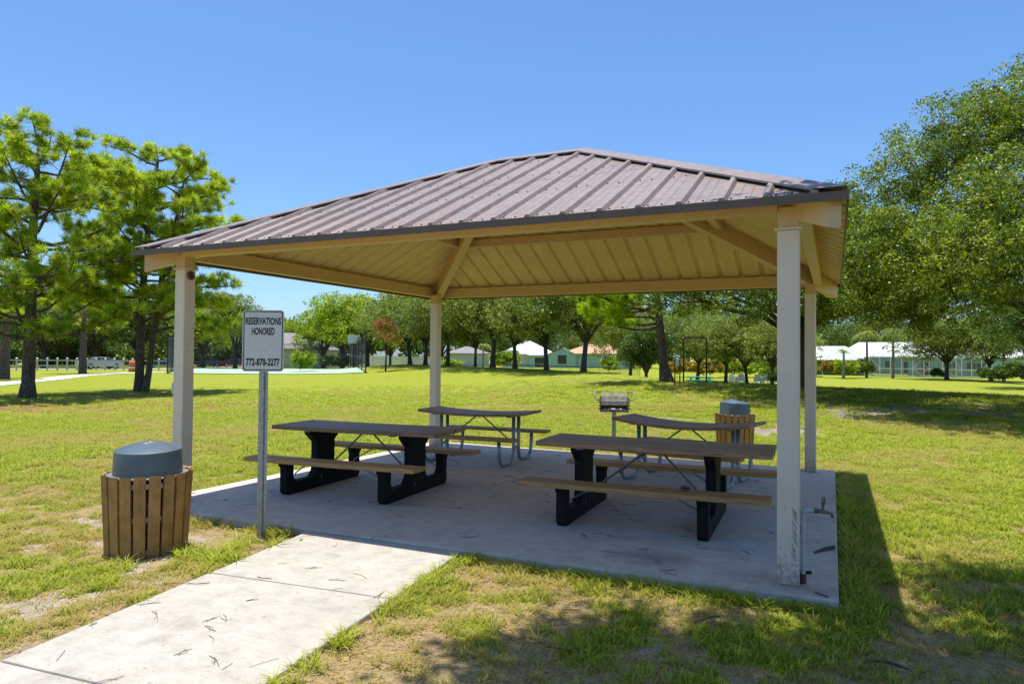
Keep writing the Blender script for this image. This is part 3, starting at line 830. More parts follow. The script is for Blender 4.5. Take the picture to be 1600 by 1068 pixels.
# slopes -------------------------------------------------------
FR = {'front': ((X0, Y0), (1, 0), (0, 1), LX, RX, RY), 'back': ((X1, Y1), (-1, 0), (0, -1), LX, RX, RY),
      'right': ((X1, Y0), (0, 1), (-1, 0), LY, RY, RX), 'left': ((X0, Y1), (0, -1), (1, 0), LY, RY, RX)}
def slope_fn(side):
    o_, du, dv, L, ru, rv = FR[side]
    def P(u, v, dz=0.0):
        return (o_[0] + du[0] * u + dv[0] * v, o_[1] + du[1] * u + dv[1] * v, ZE + (ZR - ZE) * v / rv + dz)
    def vm(u): return max(0.0, min(u / ru, 1, (L - u) / ru) * rv)
    return P, vm, L, ru, rv
scr = MB()
for side in ('front', 'back', 'right', 'left'):
    P, vm, L, ru, rv = slope_fn(side)
    ph = {'front': .137, 'back': .15, 'right': .12, 'left': .2}[side]
    ks = [ph + .3048 * i for i in range(-1, 40) if -.35 < ph + .3048 * i < L + .05]
    hw_, tw_, rh = .036, .016, .036
    for k, u0 in enumerate(ks):
        u1 = ks[k + 1] if k + 1 < len(ks) else L + 1
        mb = MB()
        def strip(ua, ub, za, zb, lay):
            """sheet between two lines running up the slope"""
            ua, ub = max(ua, 0.0), min(ub, L)
            if ub - ua < .004: return
            cuts = [ua] + [c for c in (ru, L - ru) if ua + .002 < c < ub - .002] + [ub]
            for a_, b_ in zip(cuts[:-1], cuts[1:]):
                za_ = za + (zb - za) * (a_ - ua) / (ub - ua); zb_ = za + (zb - za) * (b_ - ua) / (ub - ua)
                off = -.009 if lay else 0
                q = [P(a_, 0, za_ + off), P(b_, 0, zb_ + off), P(b_, vm(b_), zb_ + off), P(a_, vm(a_), za_ + off)]
                mb.add(q, [(0, 1, 2, 3) if not lay else (3, 2, 1, 0)], lay)
        for lay in (0, 1):
            strip(u0 - hw_, u0 - tw_, 0, rh, lay); strip(u0 - tw_, u0 + tw_, rh, rh, lay); strip(u0 + tw_, u0 + hw_, rh, 0, lay)
            a_, b_ = u0 + hw_, u1 - hw_
            n_ = 3
            for j in range(n_):
                s0 = a_ + (b_ - a_) * j / n_; s1 = a_ + (b_ - a_) * (j + 1) / n_
                strip(s0, s1 - .014, 0, 0, lay)
                if j < n_ - 1:
                    strip(s1 - .014, s1 - .007, 0, .004, lay); strip(s1 - .007, s1, .004, 0, lay)
                else: strip(s1 - .014, s1, 0, 0, lay)
        if .06 < u0 < L - .06:
            mb.add([P(u0 - hw_, 0.001, 0), P(u0 + hw_, 0.001, 0), P(u0 + tw_, 0.001, rh), P(u0 - tw_, 0.001, rh)], [(0, 1, 2, 3)], 0)
        if mb.f: mb.build('roof_panel', [M['roof'], M['tan_soffit']], sh)
        for v in (.09, rv * .33, rv * .60, rv * .88):
            for du_ in (.055, .16):
                u = u0 + du_
                if 0 < u < L and v < vm(u) - .05:
                    q = Vector(P(u, v, .001))
                    scr.lathe([(0.001, .009), (.0075, .007), (.009, 0)], 5)
                    for t in range(len(scr.v) - 15, len(scr.v)):
                        w = scr.v[t]; scr.v[t] = (w[0] + q.x, w[1] + q.y, w[2] + q.z)
o = scr.build('roof_screws', M['rust'], sh); tag(o, kind='stuff')
# hip and ridge caps
R0 = Vector((X0 + RX, (Y0 + Y1) / 2, ZR)); R1 = Vector((X1 - RX, (Y0 + Y1) / 2, ZR))
CRN = [Vector((X0, Y0, ZE)), Vector((X1, Y0, ZE)), Vector((X1, Y1, ZE)), Vector((X0, Y1, ZE))]
def cap(name, a, b_, w, sides, drop):
    d = (b_ - a); h = Vector((d.x, d.y, 0)).normalized(); q = Vector((-h.y, h.x, 0))
    up = Vector((0, 0, .046))
    mb = MB()
    dh = d / h.dot(d)
    c = [a + up, b_ + up]
    for s in (1, -1):
        o1 = [c[0] + q * (w * s) + dh * (w * 1.02 if sides else 0) + Vector((0, 0, -drop)), c[1] + q * (w * s) + Vector((0, 0, -drop))]
        lip = [p + Vector((0, 0, -.016)) for p in o1]
        vs = [c[0], c[1], o1[1], o1[0], lip[1], lip[0]]
        mb.add(vs, [(0, 1, 2, 3), (3, 2, 4, 5)] if s < 0 else [(3, 2, 1, 0), (5, 4, 2, 3)])
    return mb.build(name, M['roof'], sh)
for i, c in enumerate(CRN):
    r_ = R0 if i in (0, 3) else R1
    cap('hip_cap', c, r_, .15, 1, .15 * .707 * .48)
cap('ridge_cap', R0, R1, .16, 0, .16 * .47)
# eave trim
for a, b_ in ((0, 1), (1, 2), (2, 3), (3, 0)):
    p, q = CRN[a], CRN[b_]; d = (q - p).normalized(); n = Vector((d.y, -d.x, 0))
    e = .012 if a % 2 == 0 else -.001
    A, B = p - d * e + n * .002, q + d * e + n * .002
    vs = []
    for P_ in (A, B):
        vs += [P_ + Vector((0, 0, -.048)), P_ + n * .010 + Vector((0, 0, -.048)), P_ + n * .010 + Vector((0, 0, .012)), P_ + Vector((0, 0, .012)) - n * .03, P_ - n * .03 + Vector((0, 0, .006)), P_ + Vector((0, 0, .004))]
    fs = [(i, i + 6, (i + 1) % 6 + 6, (i + 1) % 6) for i in range(6)] + [(5, 4, 3, 2, 1, 0), (6, 7, 8, 9, 10, 11)]
    MB().add(vs, fs).build('eave_trim', M['trim'], sh)
def zroof(inset): return ZE + (ZR - ZE) * inset / RY
# perimeter beams on the post line, between the posts
dp = .165
def perim(pa, pb, shrink):
    a = Vector((pa[0], pa[1], 0)); b_ = Vector((pb[0], pb[1], 0)); d = (b_ - a).normalized()
    a += d * shrink; b_ -= d * shrink
    a.z = b_.z = 2.85
    MB().beam(a, b_, .10, dp).build('edge_beam', M['tan'], sh)
EB = [(.20, .20), (6.66, .20), (6.66, 5.86), (.20, 5.86)]
for i in range(4): perim(EB[i], EB[(i + 1) % 4], .16)
# hip rafters with tails running out to the roof corners
for i, c in enumerate(CRN):
    r_ = R0 if i in (0, 3) else R1
    d = (r_ - c); d2 = Vector((d.x, d.y, 0)).normalized()
    k0 = .09 / d2.length
    t0 = .12 / Vector((d.x, d.y, 0)).length
    a = c + d * t0; b_ = c + d * .985
    a.z -= .022; b_.z -= .022
    MB().beam(a, b_, .125, .235).build('hip_rafter', M['tan'], sh)
# purlin ring at mid height
ins = 1.60
zz = zroof(ins) - .018
px0, px1 = X0 + ins * RX / RY, X1 - ins * RX / RY
ring = [Vector((px0, Y0 + ins, zz)), Vector((px1, Y0 + ins, zz)), Vector((px1, Y1 - ins, zz)), Vector((px0, Y1 - ins, zz))]
for i in range(4):
    a, b_ = ring[i], ring[(i + 1) % 4]; d = (b_ - a).normalized()
    MB().beam(a + d * .09, b_ - d * .09, .09, .115).build('purlin', M['tan'], sh)
# small round lamp on the front left post and grey switch box with conduit
lp = empty('round_post_light', (.300 + .079, .262, 2.49), label='small round brown light near the top of the left front post', cat='light')
mb = MB()
vs = []; fs = []
for r_, x_ in ((.050, 0), (.050, .012), (.040, .022), (.034, .010)):
    for k in range(20):
        a = 2 * math.pi * k / 20; vs.append((x_, r_ * math.cos(a), r_ * math.sin(a)))
for i in range(3):
    for k in range(20): fs.append((i * 20 + k, i * 20 + (k + 1) % 20, (i + 1) * 20 + (k + 1) % 20, (i + 1) * 20 + k))
mb.add(vs, fs).build('housing', M['trim'], lp)
MB().add([(.009, .034 * math.cos(2 * math.pi * k / 20), .034 * math.sin(2 * math.pi * k / 20)) for k in range(20)], [tuple(range(20))]).build('lens', M['rust'], lp)
sw = empty('outlet_box', (.300 - .079, .262, 0), label='small grey outlet box with thin conduit on the left front post', cat='outlet')
MB().bbox(-.055, -.001, -.045, .045, 1.17, 1.30, .006).build('box', M['pvc'], sw)
MB().bbox(-.068, -.056, -.036, .036, 1.19, 1.285, .003).build('cover', M['white_vinyl'], sw)
MB().tube([(-.02, -.02, 1.17), (-.02, -.02, .01)], .011, 8).build('conduit', M['post'], sw)

# ------------------------------------------------------------------ picnic tables
def sag(pts, amt, hl): return [(x_, y_, z_ - amt * (1 - (x_ / hl) ** 2)) for x_, y_, z_ in pts]
def plank(hl, y0, y1, z0, z1, amt=0, n=8, jit=0.0):
    vs, fs = [], []
    c = .004
    sec = [(y0 + c, z0), (y1 - c, z0), (y1, z0 + c), (y1, z1 - c), (y1 - c, z1), (y0 + c, z1), (y0, z1 - c), (y0, z0 + c)]
    for i in range(n + 1):
        x_ = -hl + 2 * hl * i / n + jit
        for (a, b_) in sec: vs.append((x_, a, b_ - amt * (1 - (x_ / hl) ** 2)))
    for i in range(n):
        for k in range(8): fs.append((i * 8 + k, i * 8 + (k + 1) % 8, (i + 1) * 8 + (k + 1) % 8, (i + 1) * 8 + k)[::-1])
    fs.append(tuple(range(8))); fs.append(tuple(n * 8 + k for k in range(8))[::-1])
    return MB().add(vs, fs)
def black_table(loc, rz, hl, sxl, sxr, label):
    t = empty('picnic_table', loc, rz, label, 'picnic table', 'picnic tables under the shelter')
    zt = .76
    n = 3; W_ = .80; g = .010; pw = (W_ - g * (n - 1)) / n
    for i in range(n):
        y0 = -W_ / 2 + i * (pw + g)
        plank(hl + random.uniform(-.006, .006), y0, y0 + pw, zt - .048, zt, .006, 6).build('tabletop_plank', M['plank'], t)
    for s in (-1, 1):
        y0, y1 = sorted((s * .87, s * .61))
        plank(hl, y0, y1, .4325 - .046, .4325, .004, 6).build('seat_plank', M['bench'], t)
    prof = [(-.70, 0), (-.74, .04), (-.74, .31), (-.775, .345), (-.775, .385), (-.60, .385), (-.60, .345), (-.615, .33), (-.615, .20), (-.565, .145), (-.25, .145), (-.19, .20),
            (-.175, .24), (-.175, .555), (-.31, .665), (-.31, .711)]
    poly = prof + [(-a, b_) for a, b_ in reversed(prof)]
    for s in (-1, 1):
        sx = sxl if s < 0 else sxr
        o = MB().extrude(poly, 0, s * sx - .05, s * sx + .05).build('end_frame', M['black'], t)
        w = o.modifiers.new('bevel', 'BEVEL'); w.width = .008; w.segments = 2; w.limit_method = 'ANGLE'
        MB().tube([(s * .04, 0, .70), (s * (sx - .045), 0, .20)], .011, 8).build('brace', M['galv_dark'], t)
        for q in (-1, 1):
            MB().tube([(s * (sx - .05), q * .60, .22), (s * (sx - .07), q * .60, .25), (s * (sx - .30), q * .68, .382)], .008, 6).build('seat_brace', M['galv'], t)
        MB().box(s * sx - .052, s * sx + .052, -.10, -.09, .10, .145).build('bracket', M['galv'], t)
        for yy_ in (-.36, 0, .36):
            MB().bbox(s * sx - .035 - s * .08, s * sx + .035 - s * .08, yy_ - .06, yy_ + .06, .698, .711, .003).build('cleat', M['galv_dark'], t)
    return t
black_table((1.715, 1.745, 0), .062, 1.12, .655, .655, 'front left picnic table with black end frames and dark brown planks, behind the sign')
black_table((5.22, 1.80, 0), .030, 1.145, .745, .575, 'front right picnic table with black end frames, right end reaching the front right post')
def tube_table(loc, rz, hl, amt, label):
    t = empty('picnic_table', loc, rz, label, 'picnic table', 'picnic tables under the shelter')
    zt = .76
    for i in range(3):
        y0 = -.37 + i * .25
        plank(hl, y0, y0 + .24, zt - .04, zt, 0, 10).build('tabletop_plank', M['plank'], t)
    for ch in t.children:
        for v in ch.data.vertices: v.co.z += amt * ((v.co.x / hl) ** 2 - .35)
    for s in (-1, 1):
        y0, y1 = sorted((s * .80, s * .56))
        plank(hl, y0, y1, .44 - .04, .44, 0, 6).build('seat_plank', M['bench'], t)
    for s in (-1, 1):
        x_ = s * (hl - .28)
        for q in (-1, 1):
            pts = [(x_, q * .10, .715), (x_, q * .10, .20)]
            for k in range(1, 7):
                a = math.pi / 2 * k / 6
                pts.append((x_, q * (.10 + .14 * (1 - math.cos(a))), .20 - .17 * math.sin(a)))
            pts.append((x_, q * .50, .03))
            for k in range(1, 7):
                a = math.pi / 2 * k / 6
                pts.append((x_, q * (.50 + .14 * math.sin(a)), .20 - .17 * math.cos(a)))
            pts.append((x_, q * .66, .40))
            MB().tube(pts, .0275, 10).build('leg', M['galv'], t, smooth=True)
            MB().tube([(x_, q * .36, .004), (x_, q * .36, .064)], .006, 6).build('anchor_clip', M['white_vinyl'], t)
        MB().beam((x_, -.32, .722 + amt * .3), (x_, .32, .722 + amt * .3), .06, .03).build('cleat', M['galv_dark'], t)
        MB().tube([(x_, -.10, .24), (x_, .10, .24)], .02, 8).build('crossbar', M['galv'], t)
        MB().tube([(s * .05, 0, .705 - amt * .3), (x_, 0, .25)], .011, 8).build('brace', M['galv_dark'], t)
    return t
tube_table((1.83, 4.46, 0), .04, .90, .045, 'rear left picnic table on bent galvanised tube legs with slightly bowed top')
tube_table((5.09, 4.19, 0), -.18, .93, .075, 'rear right picnic table on galvanised tube legs, its top sagging in the middle')
# pine cone left on the front right seat
pc = MB()
vs = []
for i in range(70):
    t_ = i / 70; a = i * 2.4; r_ = .028 * math.sin(math.pi * (t_ * .9 + .08)); x_ = -.05 + .1 * t_
    d = Vector((.25, math.cos(a), math.sin(a))).normalized(); s1 = d.cross(Vector((1, 0, 0))).normalized() * .008
    p = Vector((x_, 0, 0)); vs += [p + s1 * .6, p - s1 * .6, p + d * r_ * 1.2 - s1, p + d * r_ * 1.2 + s1]
pc.add(vs, [(4 * i, 4 * i + 1, 4 * i + 2, 4 * i + 3) for i in range(70)])
o = pc.build('pine_cone', M['twig'], loc=(5.666, 1.091, .460)); o.rotation_euler = (0, 0, .1)
tag(o, 'brown pine cone lying on the front seat of the right table', 'pine cone')

# ------------------------------------------------------------------ litter bins
def bin_(loc, rz, label):
    t = empty('litter_bin', loc, rz, label, 'litter bin', 'slatted litter bins')
    n = 19; H_ = .69
    for k in range(n):
        a = 2 * math.pi * k / n + .05; ca, sa_ = math.cos(a), math.sin(a)
        rb, rt = .318, .352
        w2 = .0445; th_ = .024
        dz = random.uniform(-.004, .004)
        vs = []
        for z_, r_ in ((.012 + dz, rb), (H_ + dz, rt)):
            for (rr, ww) in ((r_ - th_, -w2), (r_ - .003, -w2), (r_, -w2 + .005), (r_, w2 - .005), (r_ - .003, w2), (r_ - th_, w2)):
                zz_ = z_ - (.012 if (z_ > .3 and rr < r_ - .01) else 0)
                vs.append((rr * ca - ww * sa_, rr * sa_ + ww * ca, zz_))
        fs = [(i, (i + 1) % 6, (i + 1) % 6 + 6, i + 6) for i in range(6)] + [(5, 4, 3, 2, 1, 0), (6, 7, 8, 9, 10, 11)]
        s_ = MB().add(vs, fs).build('slat', M['slat'], t)
        for zz_, rr in ((.60, rb + (rt - rb) * .86), (.05, rb + .003)):
            b_ = MB(); q = Vector((ca, sa_, 0)); u = Vector((-sa_, ca, 0)); c = q * (rr + .002) + Vector((0, 0, zz_))
            b_.add([c + q * .004] + [c + u * .007 * math.cos(j * 1.0472) + Vector((0, 0, .007 * math.sin(j * 1.0472))) for j in range(6)], [(0, 1 + j, 1 + (j + 1) % 6) for j in range(6)])
            b_.build('bolt', M['galv'], s_)
    for z_, r_ in ((.605, .320), (.06, .292), (.33, .305)):
        MB().lathe([(r_, z_ - .02), (r_ + .003, z_ - .02), (r_ + .003, z_ + .02), (r_, z_ + .02), (r_, z_ - .02)], 40).build('hoop', M['galv'], t, smooth=False)
    MB().lathe([(.001, .04), (.250, .04), (.278, .60), (.274, .60), (.246, .045)], 32).build('liner', M['liner'], t, True)
    MB().lathe([(.225, .655), (.318, .655), (.325, .662), (.318, .672), (.22, .672)], 40).build('rim', M['galv'], t)
    # hood: round wall flattened where the flap sits, shallow dome on top
    n = 48; vs, fs = [], []
    flat = .205
    def rad(a, r_):
        return min(r_, flat * (r_ / .255) / max(1e-3, math.cos(a))) if math.cos(a) > 0.3 else r_
    levels = [(.270, .668), (.269, .72), (.264, .868), (.262, .876), (.254, .880), (.20, .902), (.12, .922), (.05, .931), (.001, .933)]
    for r_, z_ in levels:
        for k in range(n):
            a = 2 * math.pi * k / n
            rr = rad(a, r_)
            tilt = (.012 * math.cos(a) if z_ > .8 else 0)
            vs.append((rr * math.cos(a), rr * math.sin(a), z_ + tilt))
    for i in range(len(levels) - 1):
        for k in range(n): fs.append((i * n + k, i * n + (k + 1) % n, (i + 1) * n + (k + 1) % n, (i + 1) * n + k))
    hd = MB().add(vs, fs).build('hood', M['lid'], t, True)
    sp_ = hd.modifiers.new('edge', 'EDGE_SPLIT'); sp_.split_angle = R(32)
    fl = MB().bbox(.222, .230, -.13, .13, .70, .855, .003).build('flap', M['lid'], t)
    fl.rotation_euler = (0, -.035, 0)
    return t
bin_((1.515, -1.093, -.075), R(120), 'round wooden slat litter bin with blue grey hood, left of the sign post')
bin_(((5.22, 8.07)[0], (5.22, 8.07)[1], TH(*(5.22, 8.07)) - .01), R(218), 'slatted litter bin on the grass behind the rear right table')

# ------------------------------------------------------------------ sign
sg = empty('reservation_sign', (2.07, -.34, -.07), 0.0, 'white reservations sign with phone number on a perforated steel post', 'sign')
mb = MB()
sec = [(-.042, .0), (-.018, .0), (-.010, -.026), (.010, -.026), (.018, 0), (.042, 0)]
sec2 = [(x_, y_ + .003) for x_, y_ in sec[::-1]]
mb.extrude(sec + sec2, 2, -.1, 2.06)
ps = mb.build('sign_post', M['galv'], sg)
ps.rotation_euler = (0, 0, R(29))
hol = MB()
for k in range(62):
    z_ = .06 + k * .0254 * 1.25
    for x_ in (-.030, .030):
        hol.add([(x_ + .0048 * math.cos(j * 1.0472), -.0012, z_ + .0048 * math.sin(j * 1.0472)) for j in range(6)], [tuple(range(6))])
o = hol.build('post_holes', M['white_vinyl'], ps); tag(o, kind='stuff')
bd = empty('board', (0, 0, 0)); bd.parent = sg; bd.rotation_euler = (0, 0, R(29))
bd_me = bd
SW_, SH_, Z0_ = .188, .2835, 1.818
def rrect(w, h, r_, n=6):
    out = []
    for cx_, cz_, a0 in ((w - r_, h - r_, 0), (-w + r_, h - r_, 90), (-w + r_, -h + r_, 180), (w - r_, -h + r_, 270)):
        for k in range(n + 1):
            a = R(a0 + 90 * k / n); out.append((cx_ + r_ * math.cos(a), cz_ + r_ * math.sin(a)))
    return out
pl = rrect(SW_, SH_, .03)
col.objects.unlink(bd); bpy.data.objects.remove(bd)
bd = MB().extrude([(a, b_ + Z0_) for a, b_ in pl], 1, -.034, -.031).build('sign_board', M['sign_face'], sg)
bd.rotation_euler = (0, 0, R(29))
A_ = rrect(SW_ - .010, SH_ - .010, .022); B_ = rrect(SW_ - .019, SH_ - .019, .016)
n = len(A_)
vs = [(a, -.0348, b_ + Z0_) for a, b_ in A_] + [(a, -.0348, b_ + Z0_) for a, b_ in B_]
MB().add(vs, [(i, (i + 1) % n, (i + 1) % n + n, i + n) for i in range(n)]).build('border', M['sign_ink'], bd)
def text(s, w, h, z, par, off=.006, mat=None):
    cu = bpy.data.curves.new('lettering', 'FONT'); cu.body = s; cu.align_x = 'CENTER'; cu.align_y = 'CENTER'; cu.size = 1; cu.offset = off; cu.resolution_u = 3
    tmp = bpy.data.objects.new('tmp', cu); col.objects.link(tmp)
    bpy.context.view_layer.update()
    me = bpy.data.meshes.new_from_object(tmp.evaluated_get(bpy.context.evaluated_depsgraph_get()))
    bpy.data.objects.remove(tmp)
    co = np.zeros(len(me.vertices) * 3); me.vertices.foreach_get('co', co); co = co.reshape(-1, 3)
    mn, mx_ = co.min(0), co.max(0); c = (mn + mx_) / 2; sz = mx_ - mn
    nc = np.stack([(co[:, 0] - c[0]) / sz[0] * w, np.full(len(co), -.0352), (co[:, 1] - c[1]) / sz[1] * h + z], 1)
    me.vertices.foreach_set('co', nc.ravel())
    me.materials.clear(); me.materials.append(mat or M['sign_ink'])
    me.update()
    return link('lettering', me, par)
text('RESERVATIONS', .322, .068, Z0_ + .181, bd, .036)
text('HONORED', .208, .069, Z0_ + .087, bd, .036)
text('772-878-2277', .305, .070, Z0_ - .197, bd, .036)
for z_ in (1.62, 2.02):
    MB().tube([(0, -.038, z_), (0, -.030, z_)], .008, 8).build('bolt', M['galv'], bd)

# ------------------------------------------------------------------ barbecue grill
gr = empty('barbecue_grill', (3.20, 7.17, TH(3.20, 7.17)), R(18), 'rusty park barbecue grill on a single steel post behind the shelter', 'grill')
MB().tube([(0, 0, -.05), (0, 0, .70)], .038, 10).build('grill_post', M['galv'], gr)
w2, d2_ = .255, .19; z0_ = .69
MB().box(-w2, w2, -d2_, d2_, z0_, z0_ + .012).build('pan', M['grill'], gr)
MB().box(-w2, w2, d2_ - .006, d2_, z0_ + .013, z0_ + .27).build('back_plate', M['rust'], gr)
for s in (-1, 1):
    MB().box(min(s * w2, s * (w2 - .006)), max(s * w2, s * (w2 - .006)), -d2_, d2_ - .007, z0_ + .013, z0_ + .27).build('side_plate', M['grill'], gr)
    for k in range(4):
        MB().box(s * w2 + (.001 if s > 0 else -.03), s * w2 + (.03 if s > 0 else -.001), -d2_ - .004, -d2_ + .02, z0_ + .05 + k * .055, z0_ + .075 + k * .055).build('grate_notch', M['grill'], gr)
MB().box(-w2, w2, -d2_ - .004, -d2_, z0_ + .002, z0_ + .045).build('front_lip', M['grill'], gr)
for j, (zf, zb) in enumerate(((z0_ + .20, z0_ + .345), (z0_ + .13, z0_ + .20))):
    yf, yb = (-d2_ - .02, .10) if j == 0 else (-d2_ - .01, .12)
    for k in range(22):
        x_ = -w2 + .03 + (2 * w2 - .06) * k / 21
        MB().tube([(x_, yf, zf), (x_, yb, zb)], .0062, 5, cap=False).build('grate_bar', M['galv_dark'] if j else M['grill'], gr)
    MB().tube([(-w2 + .02, yf, zf), (w2 - .02, yf, zf)], .008, 6).build('grate_rod', M['grill'], gr)
    MB().tube([(-w2 + .02, yb, zb), (w2 - .02, yb, zb)], .008, 6).build('grate_rod', M['grill'], gr)
for s in (-1, 1):
    MB().tube([(s * (w2 - .02), -d2_ - .02, z0_ + .20), (s * (w2 + .06), -d2_ - .03, z0_ + .22), (s * (w2 + .11), -d2_ + .02, z0_ + .30), (s * (w2 + .09), .06, z0_ + .35), (s * (w2 - .02), .10, z0_ + .345)], .011, 8).build('handle', M['grill'], gr, True)
ash = MB()
for k in range(60):
    x_, y_ = random.uniform(-.2, .2), random.uniform(-.15, .15); r_ = random.uniform(.01, .022)
    ash.bbox(x_ - r_, x_ + r_, y_ - r_, y_ + r_, z0_ + .0125, z0_ + .0125 + r_ * 1.5, r_ * .4)
tag(ash.build('charcoal', M['galv'], gr), kind='stuff')

# ------------------------------------------------------------------ hose tap beside the right post
tp = empty('water_tap', (6.64, .295, 0), 0, 'water tap on an upright pale pipe beside the right front post', 'tap')
MB().tube([(.028, -.03, .0), (.028, -.03, .515)], .017, 10).build('riser_pipe', M['pvc'], tp)
MB().tube([(.028, -.03, .39), (.028, -.03, .415)], .022, 10).build('collar', M['pvc'], tp)
MB().tube([(.028, -.03, .0), (.028, -.03, .07)], .0215, 10).build('rusted_base', M['rust'], tp)
MB().tube([(.028, -.03, .505), (.03, -.03, .525), (.05, -.028, .53), (.10, -.02, .53)], .018, 10).build('elbow', M['pvc'], tp, True)
MB().tube([(.10, -.02, .53), (.125, -.016, .53)], .022, 6).build('nut', M['brass'], tp)
MB().tube([(.12, -.016, .53), (.18, -.01, .522), (.215, -.005, .515), (.222, -.004, .488)], [.014, .013, .011, .010], 8).build('spout', M['brass'], tp, True)
MB().tube([(.155, -.012, .53), (.160, -.012, .575)], .010, 8).build('valve_stem', M['brass'], tp)
hw = MB(); pts = []
for k in range(13):
    a = 2 * math.pi * k / 12; r_ = .030 * (1 + .12 * math.cos(6 * a)); pts.append((.162 + .25 * r_ * math.cos(a), -.012 + r_ * math.cos(a), .598 + r_ * math.sin(a)))
hw.tube(pts, .007, 6); hw.tube([(.162, -.012, .57), (.162, -.012, .628)], .006, 6); hw.tube([(.162, -.042, .598), (.162, .018, .598)], .006, 6)
hw.build('handwheel', M['brass'], tp)
MB().box(-.075, .02, -.04, -.02, .36, .375).build('pipe_strap', M['galv'], tp)

# loose bits lying about
def stick(pts, rad, name, mat, label, cat):
    o = MB().tube(pts, rad, 7).build(name, mat); return tag(o, label, cat)
a = (6.724, 1.128); b_ = (6.869, 1.353)
stick([(a[0], a[1], .014), ((a[0] + b_[0]) / 2, (a[1] + b_[1]) / 2 + .01, .02), (b_[0], b_[1], .02)], [.009, .014, .017], 'stick', M['twig'], 'short thick brown stick at the right edge of the slab', 'stick')
a = (6.636, 0.506); b_ = (6.716, 0.528)
stick([(a[0], a[1], .012), (b_[0], b_[1], .012)], .011, 'pipe_stub', M['black'], 'short black length of pipe on the slab beside the tap', 'pipe')
a = (6.749, 0.072); b_ = (6.834, 0.000)
stick([(a[0], a[1], .008), (b_[0], b_[1], .010)], [.004, .006], 'stick', M['twig'], 'thin dark twig at the front right corner of the slab', 'stick')
a = (2.837, -1.866); b_ = (2.900, -1.705)
stick([(a[0], a[1], -.020), ((a[0] + b_[0]) / 2, (a[1] + b_[1]) / 2 + .006, -.018), (b_[0], b_[1], -.020)], [.004, .007, .005], 'stick', M['twig'], 'dark twig lying across the left edge of the pale walk', 'stick')
a = (2.955, -1.904); b_ = (2.969, -1.870)
stick([(a[0], a[1], -.022), (b_[0], b_[1], -.022)], .005, 'bark_chip', M['twig'], 'tiny dark bark chip beside the twig on the pale walk', 'bark chip')
a = (5.375, -1.503); b_ = (5.617, -1.471)
stick([(a[0], a[1], -.03), (b_[0], b_[1], -.03)], [.003, .005], 'stick', M['twig'], 'pale straight twig on the dry grass in front of the slab', 'stick')
a = (6.079, -0.768); b_ = (6.228, -0.588)
stick([(a[0], a[1], -.025), ((a[0] + b_[0]) / 2, (a[1] + b_[1]) / 2 - .01, -.01), (b_[0], b_[1], -.02)], [.004, .006, .003], 'stick', M['twig'], 'crooked twig in the dappled shade in front of the slab', 'stick')
a = (7.035, -0.915); b_ = (7.230, -0.957)
stick([(a[0], a[1], -.02), ((a[0] + b_[0]) / 2, (a[1] + b_[1]) / 2 + .02, -.012), (b_[0], b_[1], -.015)], [.006, .009, .006], 'stick', M['oak_bark'], 'grey branch piece in the shaded grass at the bottom right', 'stick')

# ------------------------------------------------------------------ vegetation makers
def leaf_arrays(blobs, ncl, per, sig, leaf, rg, up=.25, shell=(.55, 1.05), flat=.75):
    """rhombic leaves in clusters through the outer part of ellipsoid blobs (cx,cy,cz,rx,ry,rz)"""
    B = np.array(blobs, float)
    w = (B[:, 3] * B[:, 4] * B[:, 5]) ** (2 / 3); w /= w.sum()
    bi = rg.choice(len(B), ncl, p=w)
    d = rg.normal(size=(ncl, 3)); d /= np.linalg.norm(d, axis=1)[:, None]
    r = rg.uniform(shell[0] ** 2, shell[1] ** 2, ncl) ** .5
    c = B[bi, :3] + d * r[:, None] * B[bi, 3:]
    cs = sig * rg.uniform(.6, 1.4, ncl)
    n = ncl * per
    ci = np.repeat(np.arange(ncl), per)
    ld = rg.normal(size=(n, 3)); ld[:, 2] += .35; ld /= np.linalg.norm(ld, axis=1)[:, None]
    p = c[ci] + ld * (rg.uniform(.25, 1, n) ** .6 * cs[ci] * 1.45)[:, None] * np.array([1, 1, flat])
    nrm = rg.normal(size=(n, 3)); nrm[:, 2] += up; nrm /= np.linalg.norm(nrm, axis=1)[:, None]
    t = np.cross(nrm, rg.normal(size=(n, 3))); t /= np.linalg.norm(t, axis=1)[:, None]
    b = np.cross(nrm, t)
    L = (leaf * rg.uniform(.6, 1.3, n))[:, None]
    V = np.stack([p - t * L * .5, p + b * L * .24, p + t * L * .5, p - b * L * .24], 1).reshape(-1, 3)
    return V, c
def crown_mesh(name, blobs, ncl, per, sig, leaf, seed, mat, **k):
    rg = np.random.default_rng(seed)
    V, c = leaf_arrays(blobs, ncl, per, sig, leaf, rg, **k)
    F_ = np.arange(len(V)).reshape(-1, 4)
    return np_mesh(name, V, F_, mat), c
